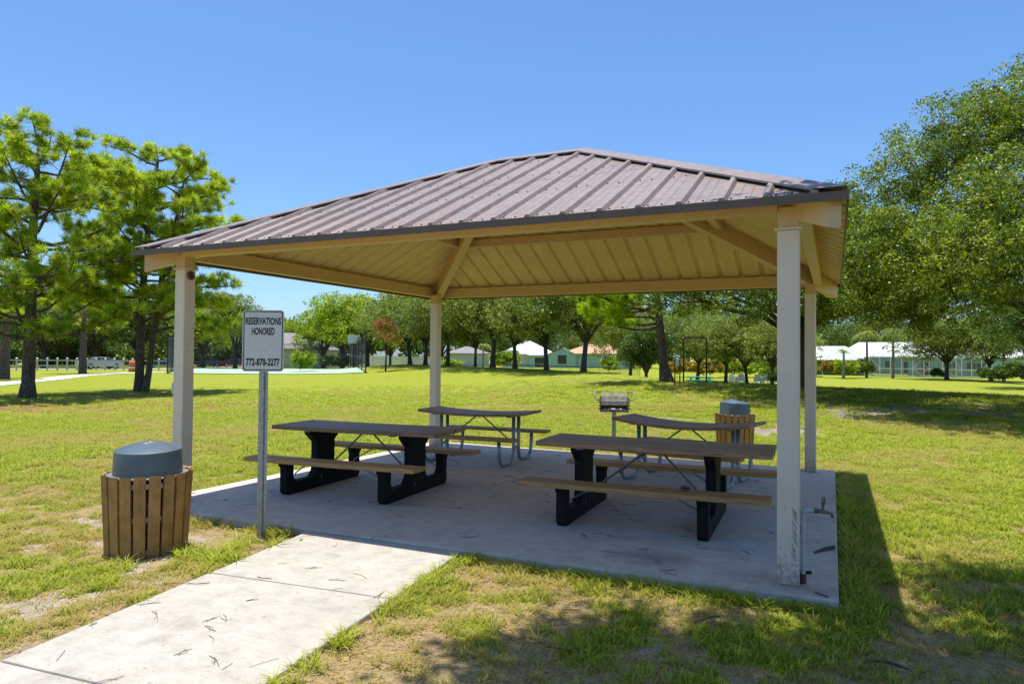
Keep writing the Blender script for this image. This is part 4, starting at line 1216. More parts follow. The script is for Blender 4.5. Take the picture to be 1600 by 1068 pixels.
def trunk_mesh(name, h0, r0, blobs, seed, mat, lean=(0, 0), thin=1.0, flare=1.5):
    rd = random.Random(seed)
    mb = MB()
    fk = Vector((lean[0], lean[1], h0))
    pts = [Vector((0, 0, -.25)), Vector((0, 0, .02)), Vector((lean[0] * .1, lean[1] * .1, h0 * .18)), Vector((lean[0] * .55, lean[1] * .55, h0 * .6)), fk]
    mb.tube(pts, [r0 * flare * 1.1, r0 * flare, r0 * 1.12, r0 * .98, r0 * .9], 12)
    tips = []
    for b_ in blobs:
        e = Vector(b_[:3])
        m_ = fk.lerp(e, .5) + Vector((rd.uniform(-.3, .3), rd.uniform(-.3, .3), rd.uniform(-.1, .4))) * (e - fk).length * .25
        L = (e - fk).length
        r1 = min(r0 * .62, r0 * .35 + L * .012) * thin
        mb.tube([fk + Vector((0, 0, -.15)), fk.lerp(m_, .5) + Vector((0, 0, .04 * L)), m_, m_.lerp(e, .6), e], [r1, r1 * .8, r1 * .6, r1 * .42, r1 * .2], 7)
        for k in range(4):
            a = Vector((rd.gauss(0, 1), rd.gauss(0, 1), rd.gauss(.2, .7))).normalized()
            q = e + Vector((a.x * b_[3], a.y * b_[4], a.z * b_[5])) * .85
            s = m_.lerp(e, rd.uniform(.2, 1))
            mb.tube([s, s.lerp(q, .5) + Vector((0, 0, rd.uniform(-.1, .2))), q], [r1 * .3, r1 * .18, .008], 5, cap=False)
    return mb.mesh(name, mat, True)
def auto_blobs(R_, zc, hz, n, seed, rb=.5):
    rd = random.Random(seed); out = []
    for i in range(n):
        a = i * 2.399 + rd.uniform(-.3, .3); f_ = math.sqrt((i + .5) / n)
        x = math.cos(a) * f_ * R_ * .68; y = math.sin(a) * f_ * R_ * .68
        z = zc + hz * (rd.uniform(-.45, .55) + .45 * (1 - f_))
        r = R_ * rb * rd.uniform(.75, 1.15)
        out.append((x, y, z, r, r, r * .72))
    return out
def plant(name, p, crown, trunk, label, cat, group=None, rz=0.0, sc=1.0, dz=0.0):
    t = empty(name, (p[0], p[1], TH(*p) + dz), rz, label, cat, group)
    t.scale = (sc, sc, sc) if not isinstance(sc, tuple) else sc
    if trunk: link('trunk', trunk, t)
    if crown: link('crown', crown, t)
    return t

# --- pines --------------------------------------------------------
def puffs(centres, n, L, seed, w=.014, up=.55, dirs=None):
    rg = np.random.default_rng(seed)
    C_ = np.repeat(np.array(centres), n, 0); m = len(C_)
    d = rg.normal(size=(m, 3)); d /= np.linalg.norm(d, axis=1)[:, None]
    if dirs is not None: d = d * .9 + np.repeat(np.array(dirs), n, 0) * .55
    d[:, 2] += up * rg.uniform(0, 1, m); d /= np.linalg.norm(d, axis=1)[:, None]
    l = (L * rg.uniform(.65, 1.15, m))[:, None]
    s = np.cross(d, rg.normal(size=(m, 3))); s /= np.linalg.norm(s, axis=1)[:, None]
    b0 = C_ + d * .015 + rg.normal(size=(m, 3)) * np.array([.05, .05, .05])
    tip = b0 + d * l; tip[:, 2] -= .12 * l[:, 0] * rg.uniform(0, 1, m)
    V = np.stack([b0 - s * w, b0 + s * w, tip], 1).reshape(-1, 3)
    return V
def pine(name, p, stems, limbs, label, seed, mat, npuff=9, L=.27, needles=90, group='tall pines on the left'):
    """stems: list of (points, radii); limbs: (stem, z, azimuth deg, length, rise)"""
    rd = random.Random(seed)
    t = empty(name, (p[0], p[1], TH(*p)), 0, label, 'pine tree', group)
    mb = MB()
    for pts, rr in stems: mb.tube(pts, rr, 14)
    cs, ds = [], []
    tw = MB()
    def onstem(s, z):
        pts = [Vector(q) for q in stems[s][0]]
        for a, b_ in zip(pts[:-1], pts[1:]):
            if a.z <= z <= b_.z: return a.lerp(b_, (z - a.z) / (b_.z - a.z))
        return pts[-1]
    for (s, z, az, ln, rise) in limbs:
        o = onstem(s, z); a = R(az)
        h = Vector((math.cos(a), math.sin(a), 0)); sd_ = Vector((-h.y, h.x, 0))
        pts = [o]; n = 6; cur = o.copy()
        wob = rd.uniform(-.25, .25)
        for k in range(1, n + 1):
            f_ = k / n
            cur = o + h * ln * f_ + Vector((0, 0, rise * f_ ** 1.4 + .05 * ln * math.sin(f_ * 5 + az))) + sd_ * wob * ln * f_ * f_
            pts.append(cur)
        r0 = .02 + .018 * ln
        tw.tube(pts, [r0 * (1 - .8 * k / n) for k in range(n + 1)], 6, cap=False)
        nb = max(3, int(ln * npuff / 3.0))
        for j in range(nb):
            f_ = .38 + .62 * (j + rd.random()) / nb
            i0 = min(n - 1, int(f_ * n)); q = pts[i0].lerp(pts[i0 + 1], f_ * n - i0)
            sl = rd.uniform(.25, .85) * (.35 + .22 * ln) * (1.15 - f_ * .4)
            dr = (h * rd.uniform(.1, .9) + sd_ * rd.choice((-1, 1)) * rd.uniform(.3, 1) + Vector((0, 0, rd.uniform(-.05, .75)))).normalized()
            e = q + dr * sl
            tw.tube([q, q.lerp(e, .5) + Vector((0, 0, -.04)), e], [.014, .010, .006], 4, cap=False)
            cs.append(e); ds.append(dr)
            if rd.random() < .75:
                for u in range(rd.choice((1, 2))):
                    e2 = q.lerp(e, rd.uniform(.4, .8)) + Vector((rd.uniform(-.3, .3), rd.uniform(-.3, .3), rd.uniform(.0, .3)))
                    cs.append(e2); ds.append(dr)
        cs.append(pts[-1]); ds.append(h)
    mb.build('trunk', M['pine_bark'], t, True)
    tw.build('branches', M['pine_bark'], t, True)
    V = puffs([tuple(c) for c in cs], needles, L, seed, dirs=[tuple(d) for d in ds])
    crown = np_mesh('needles', V, np.arange(len(V)).reshape(-1, 3), mat)
    link('needles', crown, t)
    return t
def limb_set(seed, z0, z1, n, prof, s=0, lo=0, rise=.35):
    rd = random.Random(seed); out = []
    for i in range(n):
        f_ = i / (n - 1); z = z0 + (z1 - z0) * f_
        out.append((s, z, lo + i * 137.5 + rd.uniform(-25, 25), prof(f_) * rd.uniform(.75, 1.15), rise * prof(f_) * rd.uniform(.3, 1.5)))
    return out
pA = (-20.29, 10.61)
pine('pine_tree', pA, [([(0, 0, -.3), (0, 0, .05), (.03, 0, .6), (.05, .02, 3), (.0, .05, 6), (.12, .1, 8.4), (.15, .1, 9.6)], [.36, .31, .22, .19, .15, .09, .04])],
     limb_set(3, 1.9, 9.6, 48, lambda f: 3.3 * (1 - .15 * abs(f - .1)) if f < .35 else 3.2 * math.sin(math.pi * min(1, (1.12 - f) * .8)) + .5, rise=.28),
     'tall pine with a single dark furrowed trunk at the far left', 11, M['needle'], 12, .30, 78)
pB = (-20.54, 15.46)
pine('pine_tree', pB, [([(-.1, 0, -.3), (-.12, 0, .05), (-.12, 0, .7), (-.1, 0, 3), (.1, 0, 6), (.5, 0, 8.5), (.7, 0, 10.1)], [.30, .25, .19, .165, .13, .08, .04]),
                       ([(.22, -.0, -.3), (.27, .0, .1), (.42, .02, .8), (.62, .1, 2.5), (1.2, 0, 5.2), (1.9, .1, 7.5), (2.3, .1, 9.0)], [.20, .17, .135, .12, .10, .07, .03])],
     limb_set(5, 3.0, 10.2, 44, lambda f: 3.0 * (1 - .2 * f) if f < .5 else 3.3 * math.sin(math.pi * min(1, (1.1 - f) * .85)) + .4, 0, rise=.3)
     + limb_set(8, 2.6, 9.0, 32, lambda f: 3.0 * (1.0 - .6 * f) + .3, 1, 40, rise=.3),
     'tall pine with twin forked trunks between the first pine and the shelter', 12, M['needle'], 12, .30, 74)
pC = (0.53, 23.81)
pine('pine_tree', pC, [([(0, 0, -.3), (0, 0, .05), (-.12, 0, .7), (-.3, 0, 2.4), (-.5, 0, 4.6), (-.6, 0, 6.2)], [.44, .32, .20, .16, .11, .04])],
     [(0, 2.3, 185, 3.4, .5), (0, 2.6, 215, 3.0, .6), (0, 2.9, 165, 3.2, .7), (0, 3.1, 240, 2.4, .6), (0, 3.4, 190, 3.2, .9), (0, 3.7, 140, 2.6, .8), (0, 4.1, 60, 1.8, .8), (0, 4.3, 20, 1.8, .7), (0, 4.6, 200, 2.6, .9), (0, 5.0, 260, 2.0, .8), (0, 5.3, 320, 1.8, .7), (0, 5.6, 120, 1.8, .8), (0, 3.2, 205, 3.6, .3), (0, 2.5, 160, 2.4, .2)],
     'leaning pine trunk with yellow green needles seen under the shelter roof', 13, M['needle_yellow'], 14, .28, 90, None)
# background pines far left
for (px_, lb, sd_) in (((-40.81, 21.15), 'dark slender pine trunk at the left picture edge', 21), ((-48.10, 30.99), 'slender pine by the rail fence left of the silver car', 22)):
    pine('pine_tree', px_, [([(0, 0, -.2), (0, 0, .1), (.05, 0, 3), (0, 0, 7.5)], [.42, .31, .22, .08])], limb_set(sd_, 3.4, 7.6, 16, lambda f: 3.4 * (1 - .5 * f), 0), lb, sd_, M['needle'], 7, .45, 45, None)

# --- oaks ---------------------------------------------------------
# near oak whose crown fills the right edge
bl = []
rd = random.Random(4)
for i in range(44):
    a = i * 2.399; f_ = math.sqrt((i + .5) / 44)
    rr = 6.5 * f_
    z = 3.7 + 5.0 * (1 - f_ ** 1.6) * rd.uniform(.35, 1.25) + rd.uniform(-.5, .6)
    r = rd.uniform(.85, 1.5)
    bl.append((math.cos(a) * rr, math.sin(a) * rr, z, r, r, r * .8))
for i in range(9):
    a = R(100 + i * 18); rr = rd.uniform(4.6, 6.6); r = rd.uniform(1.0, 1.4)
    bl.append((math.cos(a + R(24.9)) * rr, math.sin(a + R(24.9)) * rr, rd.uniform(3.1, 3.9), r, r, r * .8))
for x_, y_, z_, r in ((-2.5, -1, 7.9, 1.3), (-.8, -1.6, 8.4, 1.4), (-1.5, .6, 8.6, 1.2), (-4.2, -1.4, 6.9, 1.2), (.8, -.8, 8.8, 1.4), (-3.2, -2.6, 4.0, 1.3), (-1.6, -3.6, 3.5, 1.3), (-4.6, -3.4, 4.6, 1.1)):
    bl.append((x_, y_, z_, r, r, r * .8))
cm, _ = crown_mesh('oak_crown', bl, 4500, 76, .21, .088, 31, M['oak_leaf'], up=.7, shell=(.35, 1.22))
tm = trunk_mesh('oak_trunk', 2.1, .30, bl[:44:2], 31, M['oak_bark'], (-.4, .2), thin=.6)
plant('oak_tree', (13.18, 19.21), cm, tm, 'large near oak filling the right edge of the picture', 'oak tree', 'live oaks in the park')
bl = []
rd = random.Random(9)
for i in range(22):
    a = i * 2.399 + .6; f_ = math.sqrt((i + .5) / 22); rr = 5.3 * f_
    z = 3.9 + 3.0 * (1 - f_ ** 1.5) * rd.uniform(.4, 1.2) + rd.uniform(-.7, .5)
    r = rd.uniform(1.3, 1.8); bl.append((math.cos(a) * rr, math.sin(a) * rr, z, r, r, r * .75))
cm2, _ = crown_mesh('oak_crown', bl, 2700, 54, .24, .12, 33, M['oak_leaf'], up=.6, shell=(.4, 1.2))
tm2 = trunk_mesh('oak_trunk', 2.0, .30, bl, 33, M['oak_bark'], (.1, .0), thin=.7)
plant('oak_tree', (5.51, 23.36), cm2, tm2, 'broad oak on the bank, its trunk hidden behind the right shelter posts', 'oak tree', 'live oaks in the park')
# oak standing right of the viewer, its high limb shades the grass in the foreground
cb = [(u - .84 - 10.8, v + .35 + 2.2, rd.uniform(6.6, 7.6), r, r, r * .6) for u, v, r in
      ((6.1, -1.25, .85), (7.3, -.85, .75), (7.9, .9, .6), (8.7, .4, 1.0), (6.9, -1.7, .95), (8.3, -1.0, 1.1), (5.5, -1.9, .7), (9.5, -.8, 1.2), (10.6, -2.0, 1.5), (9.1, -2.7, 1.2), (7.8, -2.9, .8), (9.7, 1.1, .7), (11.6, -.6, 1.4), (12.2, -2.4, 1.4), (11, -3.8, 1.3))]
cm3, _ = crown_mesh('oak_crown', cb, 2300, 40, .24, .12, 35, M['oak_leaf'], up=.6, shell=(.1, 1.1))
tm3 = trunk_mesh('oak_trunk', 4.2, .22, cb, 35, M['oak_bark'], (-.2, .2), thin=.5)
plant('oak_tree', (10.8, -2.2), cm3, tm3, 'oak just right of the viewer whose high limbs shade the grass at the lower right', 'oak tree', 'live oaks in the park')
# row oaks: two crowns shared
row = []
for sd_, R__ in ((41, 4.4), (43, 4.0)):
    b_ = auto_blobs(R__, 4.1, 1.7, 13, sd_, .46)
    c_, _ = crown_mesh('oak_crown', b_, 1250, 30, .27, .165, sd_, M['row_leaf'], up=.6, shell=(.45, 1.18))
    row.append((c_, trunk_mesh('oak_trunk', 1.75, .15, b_, sd_, M['oak_bark'], (.1, .1))))
for i, (p, sc, rz, lb) in enumerate([
    ((-7.86, 37.55), 1.12, 0, 'oak in front of the orange roofed house, rightmost of the row on the bank'),
    ((-11.17, 39.32), 1.0, 1.9, 'slim oak in the row between the white and orange roofs'),
    ((-14.39, 41.13), 1.0, 3.9, 'row oak left of the slim one, before the white roofed house'),
    ((-16.78, 42.23), 1.2, 5.1, 'thick trunked oak with low limbs, before the white roofed house'),
    ((-28.37, 51.17), 1.2, .8, 'oak just left of the back shelter post, before the white fence'),
    ((-31.92, 53.94), 1.25, 2.6, 'leftmost oak of the row on the bank, before the white fence'),
    ((-23.41, 46.86), 1.1, 1.2, 'row oak just right of the back shelter post')]):
    plant('oak_tree', p, row[i % 2][0], row[i % 2][1], lb, 'oak tree', 'oaks in a row on the bank', rz, sc)
plant('oak_tree', (-20.79, 46.98), row[1][0], row[1][1], 'thin young oak left of the thick trunked one in the row', 'oak tree', 'oaks in a row on the bank', 1.0, (.75, .75, .9))
for p, sc, rz, lb in [((-2.48, 63.19), 1.0, .3, 'small oak by the turquoise table beyond the bank'), ((-0.43, 61.94), .95, 2.3, 'small oak beside the white garden chairs'),
                      ((2.03, 58.67), .95, 4.0, 'small oak in front of the yellow wall'), ((-5.63, 66.14), 1.1, 5.0, 'oak behind the tall green exercise frame'), ((-14.44, 73.07), 1.2, 5.0, 'oak far behind the pool screen of the orange roofed house')]:
    plant('oak_tree', p, row[0][0], row[0][1], lb, 'oak tree', 'small oaks beyond the bank', rz, sc)
plant('oak_tree', (19.21, 93.10), row[1][0], row[1][1], 'round oak standing before the white framed pool enclosure', 'oak tree', 'small oaks beyond the bank', .5, (1.45, 1.45, 1.15))
plant('oak_tree', (23.24, 90.56), row[0][0], row[0][1], 'oak with crooked trunk right of the pool enclosure', 'oak tree', 'small oaks beyond the bank', 1.5, (1.15, 1.15, 1.1))
# left background oaks
lft = []
for sd_, R__ in ((51, 5.0), (53, 4.4)):
    b_ = auto_blobs(R__, 4.4, 2.4, 14, sd_, .45)
    c_, _ = crown_mesh('tree_crown', b_, 900, 26, .42, .22, sd_, M['dark_leaf'])
    lft.append((c_, trunk_mesh('tree_trunk', 1.8, .24, b_, sd_, M['oak_bark'])))
for i, (p, sc, rz, lb) in enumerate([
    ((-84.05, 38.55), 1.25, 0, 'dark tree beyond the road at the left edge, behind the pale trunk'), ((-79.80, 47.14), 1.2, 1, 'dark tree behind the first pine, beyond the road'),
    ((-78.03, 52.37), 1.35, 2, 'dark tree rising above the silver car'), ((-80.53, 60.02), 1.3, 3, 'dark tree seen between the twin pine trunks'),
    ((-94.98, 48.91), 1.5, 4, 'tall dark tree beyond the road, left of the first pine'), ((-80.88, 66.48), 1.25, 5, 'dark tree just left of the left shelter post'),
    ((22.47, 65.96), 1.15, 2.2, 'dark tree low at the right picture edge behind the near oak'), ((-93.38, 58.47), 1.5, .4, 'tall dark tree between the two left pines, farther off')]):
    plant('background_tree', p, lft[i % 2][0], lft[i % 2][1], lb, 'tree', 'trees beyond the road on the left', rz, sc)
lime = []
for sd_, R__, mt in ((61, 4.6, 'lime_leaf'), (63, 3.8, 'row_leaf')):
    b_ = auto_blobs(R__, 5.2, 3.6, 14, sd_, .42)
    c_, _ = crown_mesh('tree_crown', b_, 800, 26, .42, .24, sd_, M[mt])
    lime.append((c_, trunk_mesh('tree_trunk', 1.8, .22, b_, sd_, M['oak_bark'])))
for i, (p, sc, rz, lb) in enumerate([
    ((-68.96, 60.99), 1.0, 0, 'loose green tree between the left post and the sign'), ((-58.86, 56.86), 1.05, 1, 'tree right behind the sign and the parked cars'),
    ((-77.86, 85.52), .9, 2, 'low green tree behind the grey roofed house'), ((-59.92, 74.00), 1.0, 3, 'lime green tree at the corner of the grey house'),
    ((-52.26, 68.74), 1.2, 4, 'tallest lime green tree behind the sports court'), ((-52.84, 75.08), 1.15, 5, 'green tree at the right end of the sports court'),
    ((-55.77, 84.75), .9, .6, 'green tree behind the small rusty one'), ((-78.24, 78.73), 1.0, 2.2, 'tree whose top shows just above the sign')]):
    plant('background_tree', p, lime[(0, 1, 0, 0, 0, 0, 1, 1)[i]][0], lime[(0, 1, 0, 0, 0, 0, 1, 1)[i]][1], lb, 'tree', 'trees around the sports court', rz, sc)
far = [((-59.72, 96.14), 1, 'tree behind the white fence, left of the back post'), ((-57.27, 102.79), 1, 'tree behind the white fence, right of the back post'), ((-64.45, 127.01), 0, 'tree over the low grey roof'),
       ((-61.85, 139.25), 0, 'tree behind the white roofs'), ((-56.40, 147.28), 0, 'tree between the white and orange roofs'), ((-51.21, 155.21), 1, 'tree behind the left end of the orange roof'), ((-41.91, 154.01), 0, 'tree behind the right end of the orange roof'),
       ((-24.49, 123.52), 1, 'tree behind the dark evergreen bush'), ((-14.15, 106.28), 1, 'tree behind the exercise frame'), ((-10.54, 118.97), 0, 'tree behind the turquoise table'), ((-4.99, 127.06), 1, 'tree behind the yellow wall'),
       ((5.30, 148.37), 0, 'tree behind the teal lanai house'), ((13.73, 157.80), 1, 'tree over the white metal roof'), ((22.75, 167.50), 0, 'tree behind the pool enclosure'), ((34.05, 172.74), 1, 'tree behind the mint house, left side'), ((41.60, 165.22), 0, 'tree behind the mint house, right side'), ((42.66, 143.67), 1, 'tree beyond the right picture edge')]
for i, (p, k, lb) in enumerate(far):
    src = (lft[0], lime[1])[k]
    plant('background_tree', p, src[0], src[1], lb, 'tree', 'far trees behind the houses', i * 1.3, 1.35 if i not in (1, 3, 4, 5) else 1.15, -.3)
def woods(name, pts, d_, h, r_, n, leaf, mat, label, cat, seed):
    rd = random.Random(seed); b_ = []
    for (x, y) in pts:
        g_ = TH(x, y)
        for k in range(3):
            q = r_ * rd.uniform(.7, 1.2)
            b_.append((x + rd.uniform(-r_, r_), y + rd.uniform(-r_, r_), g_ + h * rd.uniform(.15, .85), q, q, h * .32 * rd.uniform(.7, 1.2)))
    me_, _ = crown_mesh(name, b_, n, 14, r_ * .22, leaf, seed, mat, shell=(.5, 1.05))
    return tag(link(name, me_), label, cat, kind='stuff')
woods('far_woods', dense([(-279.76, 71.15), (-211.19, 114.00), (-155.61, 156.34), (-83.67, 189.74), (-10.87, 212.51), (69.90, 233.47), (134.37, 241.36)], 16), 0, 10.5, 5.2, 4500, 1.6, M['dark_leaf'], 'continuous far belt of trees closing the horizon', 'woods', 101)
woods('undergrowth', dense([(-113.86, 44.55), (-104.34, 55.59), (-95.40, 64.15), (-88.07, 74.16), (-85.33, 86.46)], 14), 0, 4.2, 2.2, 3600, .46, M['dark_leaf'], 'dark scrub between the trees beyond the road', 'undergrowth', 103)
# small rusty tree
b_ = auto_blobs(1.5, 3.1, 1.5, 7, 71, .34)
c_, _ = crown_mesh('tree_crown', b_, 240, 12, .22, .13, 71, M['rust_leaf'], shell=(.3, 1.1))
plant('dead_tree', (-27.11, 42.94), c_, trunk_mesh('tree_trunk', 1.6, .07, b_, 71, M['oak_bark'], (.05, 0), flare=1.2), 'small thin tree with rusty orange dead leaves left of the back post', 'tree')
# bushes
def bush_mesh(seed, R_, h, mat, leaf=.2, n=260):
    b_ = auto_blobs(R_, h * .5, h * .25, 8, seed, .5)
    b_ = [(x, y, max(z, r3 * .8), r1, r2, r3) for x, y, z, r1, r2, r3 in b_]
    return crown_mesh('foliage', b_, n, 16, R_ * .12, leaf, seed, mat, shell=(.5, 1.05))[0]
bm = {k: bush_mesh(80 + i, 1.3, 1.9, M[k]) for i, k in enumerate(('lime_leaf', 'dark_leaf', 'flower_leaf', 'row_leaf'))}
for (p, k, sc, lb) in [
    ((-37.42, 44.76), 'lime_leaf', (.95, .95, 1.1), 'bright green bush inside the court fence before the grey house'),
    ((-51.17, 64.84), 'dark_leaf', (1.3, 1.3, 1.0), 'dark bush at the corner of the grey house'), ((-50.23, 67.48), 'dark_leaf', (1.3, 1.3, 1.0), 'dark bush below the tallest lime green tree'),
    ((-38.22, 89.59), 'lime_leaf', (2.0, 2.0, 1.6), 'wide green bush left of the white roofed house'), ((-20.82, 86.64), 'lime_leaf', (1.2, 1.2, 1.3), 'small round citrus bush in front of the orange roofed house'),
    ((-48.19, 90.47), 'lime_leaf', (1.6, 1.6, .8), 'low bush at the end of the white fence'), ((-7.42, 80.74), 'flower_leaf', (2.0, 1.6, 1.3), 'yellow and red bush behind the exercise frame'),
    ((-10.50, 81.52), 'flower_leaf', (1.4, 1.4, 1.3), 'reddish bush right of the leaning pine'), ((-5.16, 86.20), 'lime_leaf', (1.6, 1.6, 1.4), 'leafy bush behind the turquoise table'), ((-2.80, 87.29), 'lime_leaf', (1.6, 1.6, 1.4), 'leafy bush behind the white garden chairs'),
    ((-0.25, 79.66), 'lime_leaf', (1.2, 1.2, 1.3), 'yellow green bush left of the yellow wall'),
    ((6.46, 93.80), 'flower_leaf', (1.2, 1.2, 1.3), 'orange and yellow croton bush in front of the teal lanai'), ((8.24, 92.42), 'lime_leaf', (1.4, 1.2, 1.3), 'yellow green bush right of the croton'),
    ((10.00, 95.44), 'row_leaf', (1.3, 1.2, 1.5), 'green bush left of the pool enclosure'), ((22.23, 85.69), 'dark_leaf', (1.0, 1.0, .9), 'dark low bush below the crooked oak'),
    ((23.50, 84.07), 'dark_leaf', (1.2, 1.2, 1.2), 'dark bush before the mint wall'), ((24.49, 82.33), 'dark_leaf', (1.3, 1.3, 1.3), 'dark bush at the right picture edge'), ((18.35, 94.91), 'dark_leaf', (.7, .7, .8), 'small dark bush at the foot of the round oak'),
    ((4.93, 23.86), 'row_leaf', (.42, .42, .34), 'leafy sprouts at the foot of the broad oak on the bank')]:
    t = plant('bush', p, None, None, lb, 'bush', 'garden bushes' if p[1] > 40 else None, random.uniform(0, 6), sc)
    link('foliage', bm[k], t)
# tall dark evergreen clump
b_ = auto_blobs(2.6, 3.0, 1.9, 10, 90, .5)
c_, _ = crown_mesh('foliage', b_, 700, 24, .34, .22, 90, M['dark_leaf'])
plant('evergreen_bush', (-8.35, 56.06), c_, trunk_mesh('tree_trunk', 1.0, .16, b_, 90, M['oak_bark']), 'tall dense evergreen bush reaching the ground left of the leaning pine', 'bush')
# ivy like growth below the row of oaks
for i, (p, lb) in enumerate([((-9.08, 35.88), 'ground cover'), ((-12.86, 38.53), 'ground cover')]):
    pass
# palms
def palm(p, h, label, R_=1.9, n=18, mat='row_leaf'):
    t = empty('palm_tree', (p[0], p[1], TH(*p)), 0, label, 'palm tree', 'palms by the houses')
    MB().tube([(0, 0, -.2), (0, 0, .1), (.05, 0, h * .5), (0, 0, h)], [.24, .19, .15, .13], 10).build('trunk', M['palm_trunk'], t, True)
    rd = random.Random(int(h * 100)); V = []
    for i in range(n):
        a = i * 2.399; el = rd.uniform(-.2, 1.45); dr_ = rd.uniform(.35, .95)
        for s in range(16):
            f0 = s / 16
            r_ = R_ * f0; z_ = h + r_ * math.sin(el) * (1 - f0) - dr_ * R_ * f0 ** 2
            c = Vector((math.cos(a) * r_, math.sin(a) * r_, z_)); sd_ = Vector((-math.sin(a), math.cos(a), 0)); fw = Vector((math.cos(a), math.sin(a), -.4))
            for q in (-1, 1):
                tip = c + sd_ * q * .42 * (1 - f0 * .5) + fw * .22 + Vector((0, 0, -.16))
                V += [c - fw * .03, c + fw * .04, tip]
    V = np.array([tuple(v) for v in V])
    link('fronds', np_mesh('fronds', V, np.arange(len(V)).reshape(-1, 3), M[mat]), t)
palm((7.92, 90.07), 3.4, 'small palm with drooping fronds in front of the teal lanai', 2.2, 16, 'lime_leaf')
palm((10.68, 95.76), 5.9, 'taller palm with bare grey trunk left of the pool enclosure')
palm((13.61, 94.91), 6.1, 'palm trunk standing before the left bay of the pool enclosure')
palm((24.13, 88.77), 4.6, 'palm before the mint wall, right of the crooked oak')
palm((-26.80, 111.42), 5.6, 'fan palm behind the pool screen of the orange roofed house', 2.6, 20)
palm((-50.47, 105.95), 4.0, 'small palm beside the low grey roof', 2.0)

# ------------------------------------------------------------------ houses
def frame_xy(p, ang):
    c, s = math.cos(ang), math.sin(ang)
    return lambda u, v: (p[0] + u * c - v * s, p[1] + u * s + v * c)
def hip_roof(L, D_, z0, rise, ov, mat, name, par, ridge=None):
    l, d = L / 2 + ov, D_ / 2 + ov; r_ = max(0, l - d) if ridge is None else ridge / 2
    vs = [(-l, -d, z0), (l, -d, z0), (l, d, z0), (-l, d, z0), (-r_, 0, z0 + rise), (r_, 0, z0 + rise)]
    vs += [(x, y, z - .15) for x, y, z in vs[:4]]
    fs = [(0, 1, 5, 4), (1, 2, 5), (2, 3, 4, 5), (3, 0, 4), (6, 7, 1, 0), (7, 8, 2, 1), (8, 9, 3, 2), (9, 6, 0, 3), (9, 8, 7, 6)]
    return MB().add(vs, fs).build(name, mat, par)
VIEW = lambda p: math.atan2(p[1] + 5.2, p[0] - 6.9) - math.pi / 2
def house(p, L, D_, wh, rise, wall, roof, label, turn=0.0, wins=(), doors=(), ov=.5, dz=0):
    t = empty('house', (p[0], p[1], TH(*p) + dz), VIEW(p) + turn, label, 'house', 'houses beyond the park')
    MB().box(-L / 2, L / 2, -D_ / 2, D_ / 2, -.6, wh).build('wall', M[wall], t)
    hip_roof(L, D_, wh + .16, rise, ov, M[roof], 'roof', t)
    for (u, z, w, h) in wins:
        f_ = MB().box(u - w / 2 - .07, u + w / 2 + .07, -D_ / 2 - .05, -D_ / 2 - .002, z - .07, z + h + .07).build('window', M['white_vinyl'], t)
        MB().box(u - w / 2, u - .02, -D_ / 2 - .06, -D_ / 2 - .051, z, z + h).build('pane', M['glass'], f_)
        MB().box(u + .02, u + w / 2, -D_ / 2 - .06, -D_ / 2 - .051, z, z + h).build('pane', M['glass'], f_)
    for (u, w, h) in doors:
        f_ = MB().box(u - w / 2 - .08, u + w / 2 + .08, -D_ / 2 - .05, -D_ / 2 - .002, .02, h + .08).build('door', M['white_vinyl'], t)
        MB().box(u - w / 2, u + w / 2, -D_ / 2 - .06, -D_ / 2 - .051, .1, h).build('pane', M['glass'], f_)
    return t
house((-67.20, 75.03), 9.5, 8, 2.5, 2.4, 'white_wall', 'grey_roof', 'pale house with grey hip roof behind the sports court', .1, wins=((-1.8, 1.1, 1.2, 1.0),), ov=.4, dz=.1)
house((-68.68, 83.16), 5, 6, 2.6, 1.6, 'white_wall', 'grey_roof', 'smaller grey roofed house wing right of the pale house', .2)
house((-61.24, 119.68), 8, 8, 2.2, 1.5, 'grey_wall', 'grey_roof', 'low house with pale grey roof far behind the row of oaks', .1, dz=.2)
house((-48.36, 121.26), 10, 9, 2.4, 2.6, 'white_wall', 'white_roof', 'house with bright white hip roof behind the row of oaks', 0, wins=((-2, 1, 1.2, 1),), doors=((1.5, 1.6, 2.0),))
house((-43.73, 119.00), 6, 6, 2.2, 1.0, 'aqua_wall', 'white_roof', 'low white roofed wing with bluish wall left of the orange roof', 0, doors=((-1, 2, 1.9), (1.6, 1.2, 1.9)))
hs = house((-34.43, 123.32), 13.0, 9, 2.5, 1.9, 'teal_wall', 'orange_roof', 'teal walled house with low orange shingle roof', 0, wins=((1.6, 1.5, 1.2, .7),), doors=())
MB().extrude([(-9.2, -.4), (-4.2, -.4), (-4.2, 2.5), (-6.7, 3.6), (-9.2, 2.5)], 1, -5.3, 1).build('gable_wing', M['teal_wall'], hs)
MB().add([(-9.5, -5.6, 2.45), (-9.5, 1, 2.45), (-6.7, 1, 3.75), (-6.7, -5.6, 3.75), (-3.9, -5.6, 2.45), (-3.9, 1, 2.45)], [(0, 3, 2, 1), (3, 4, 5, 2)]).build('gable_roof', M['white_roof'], hs)
MB().box(-7.5, -5.9, -5.37, -5.31, .7, 2.3).build('window', M['glass'], hs)
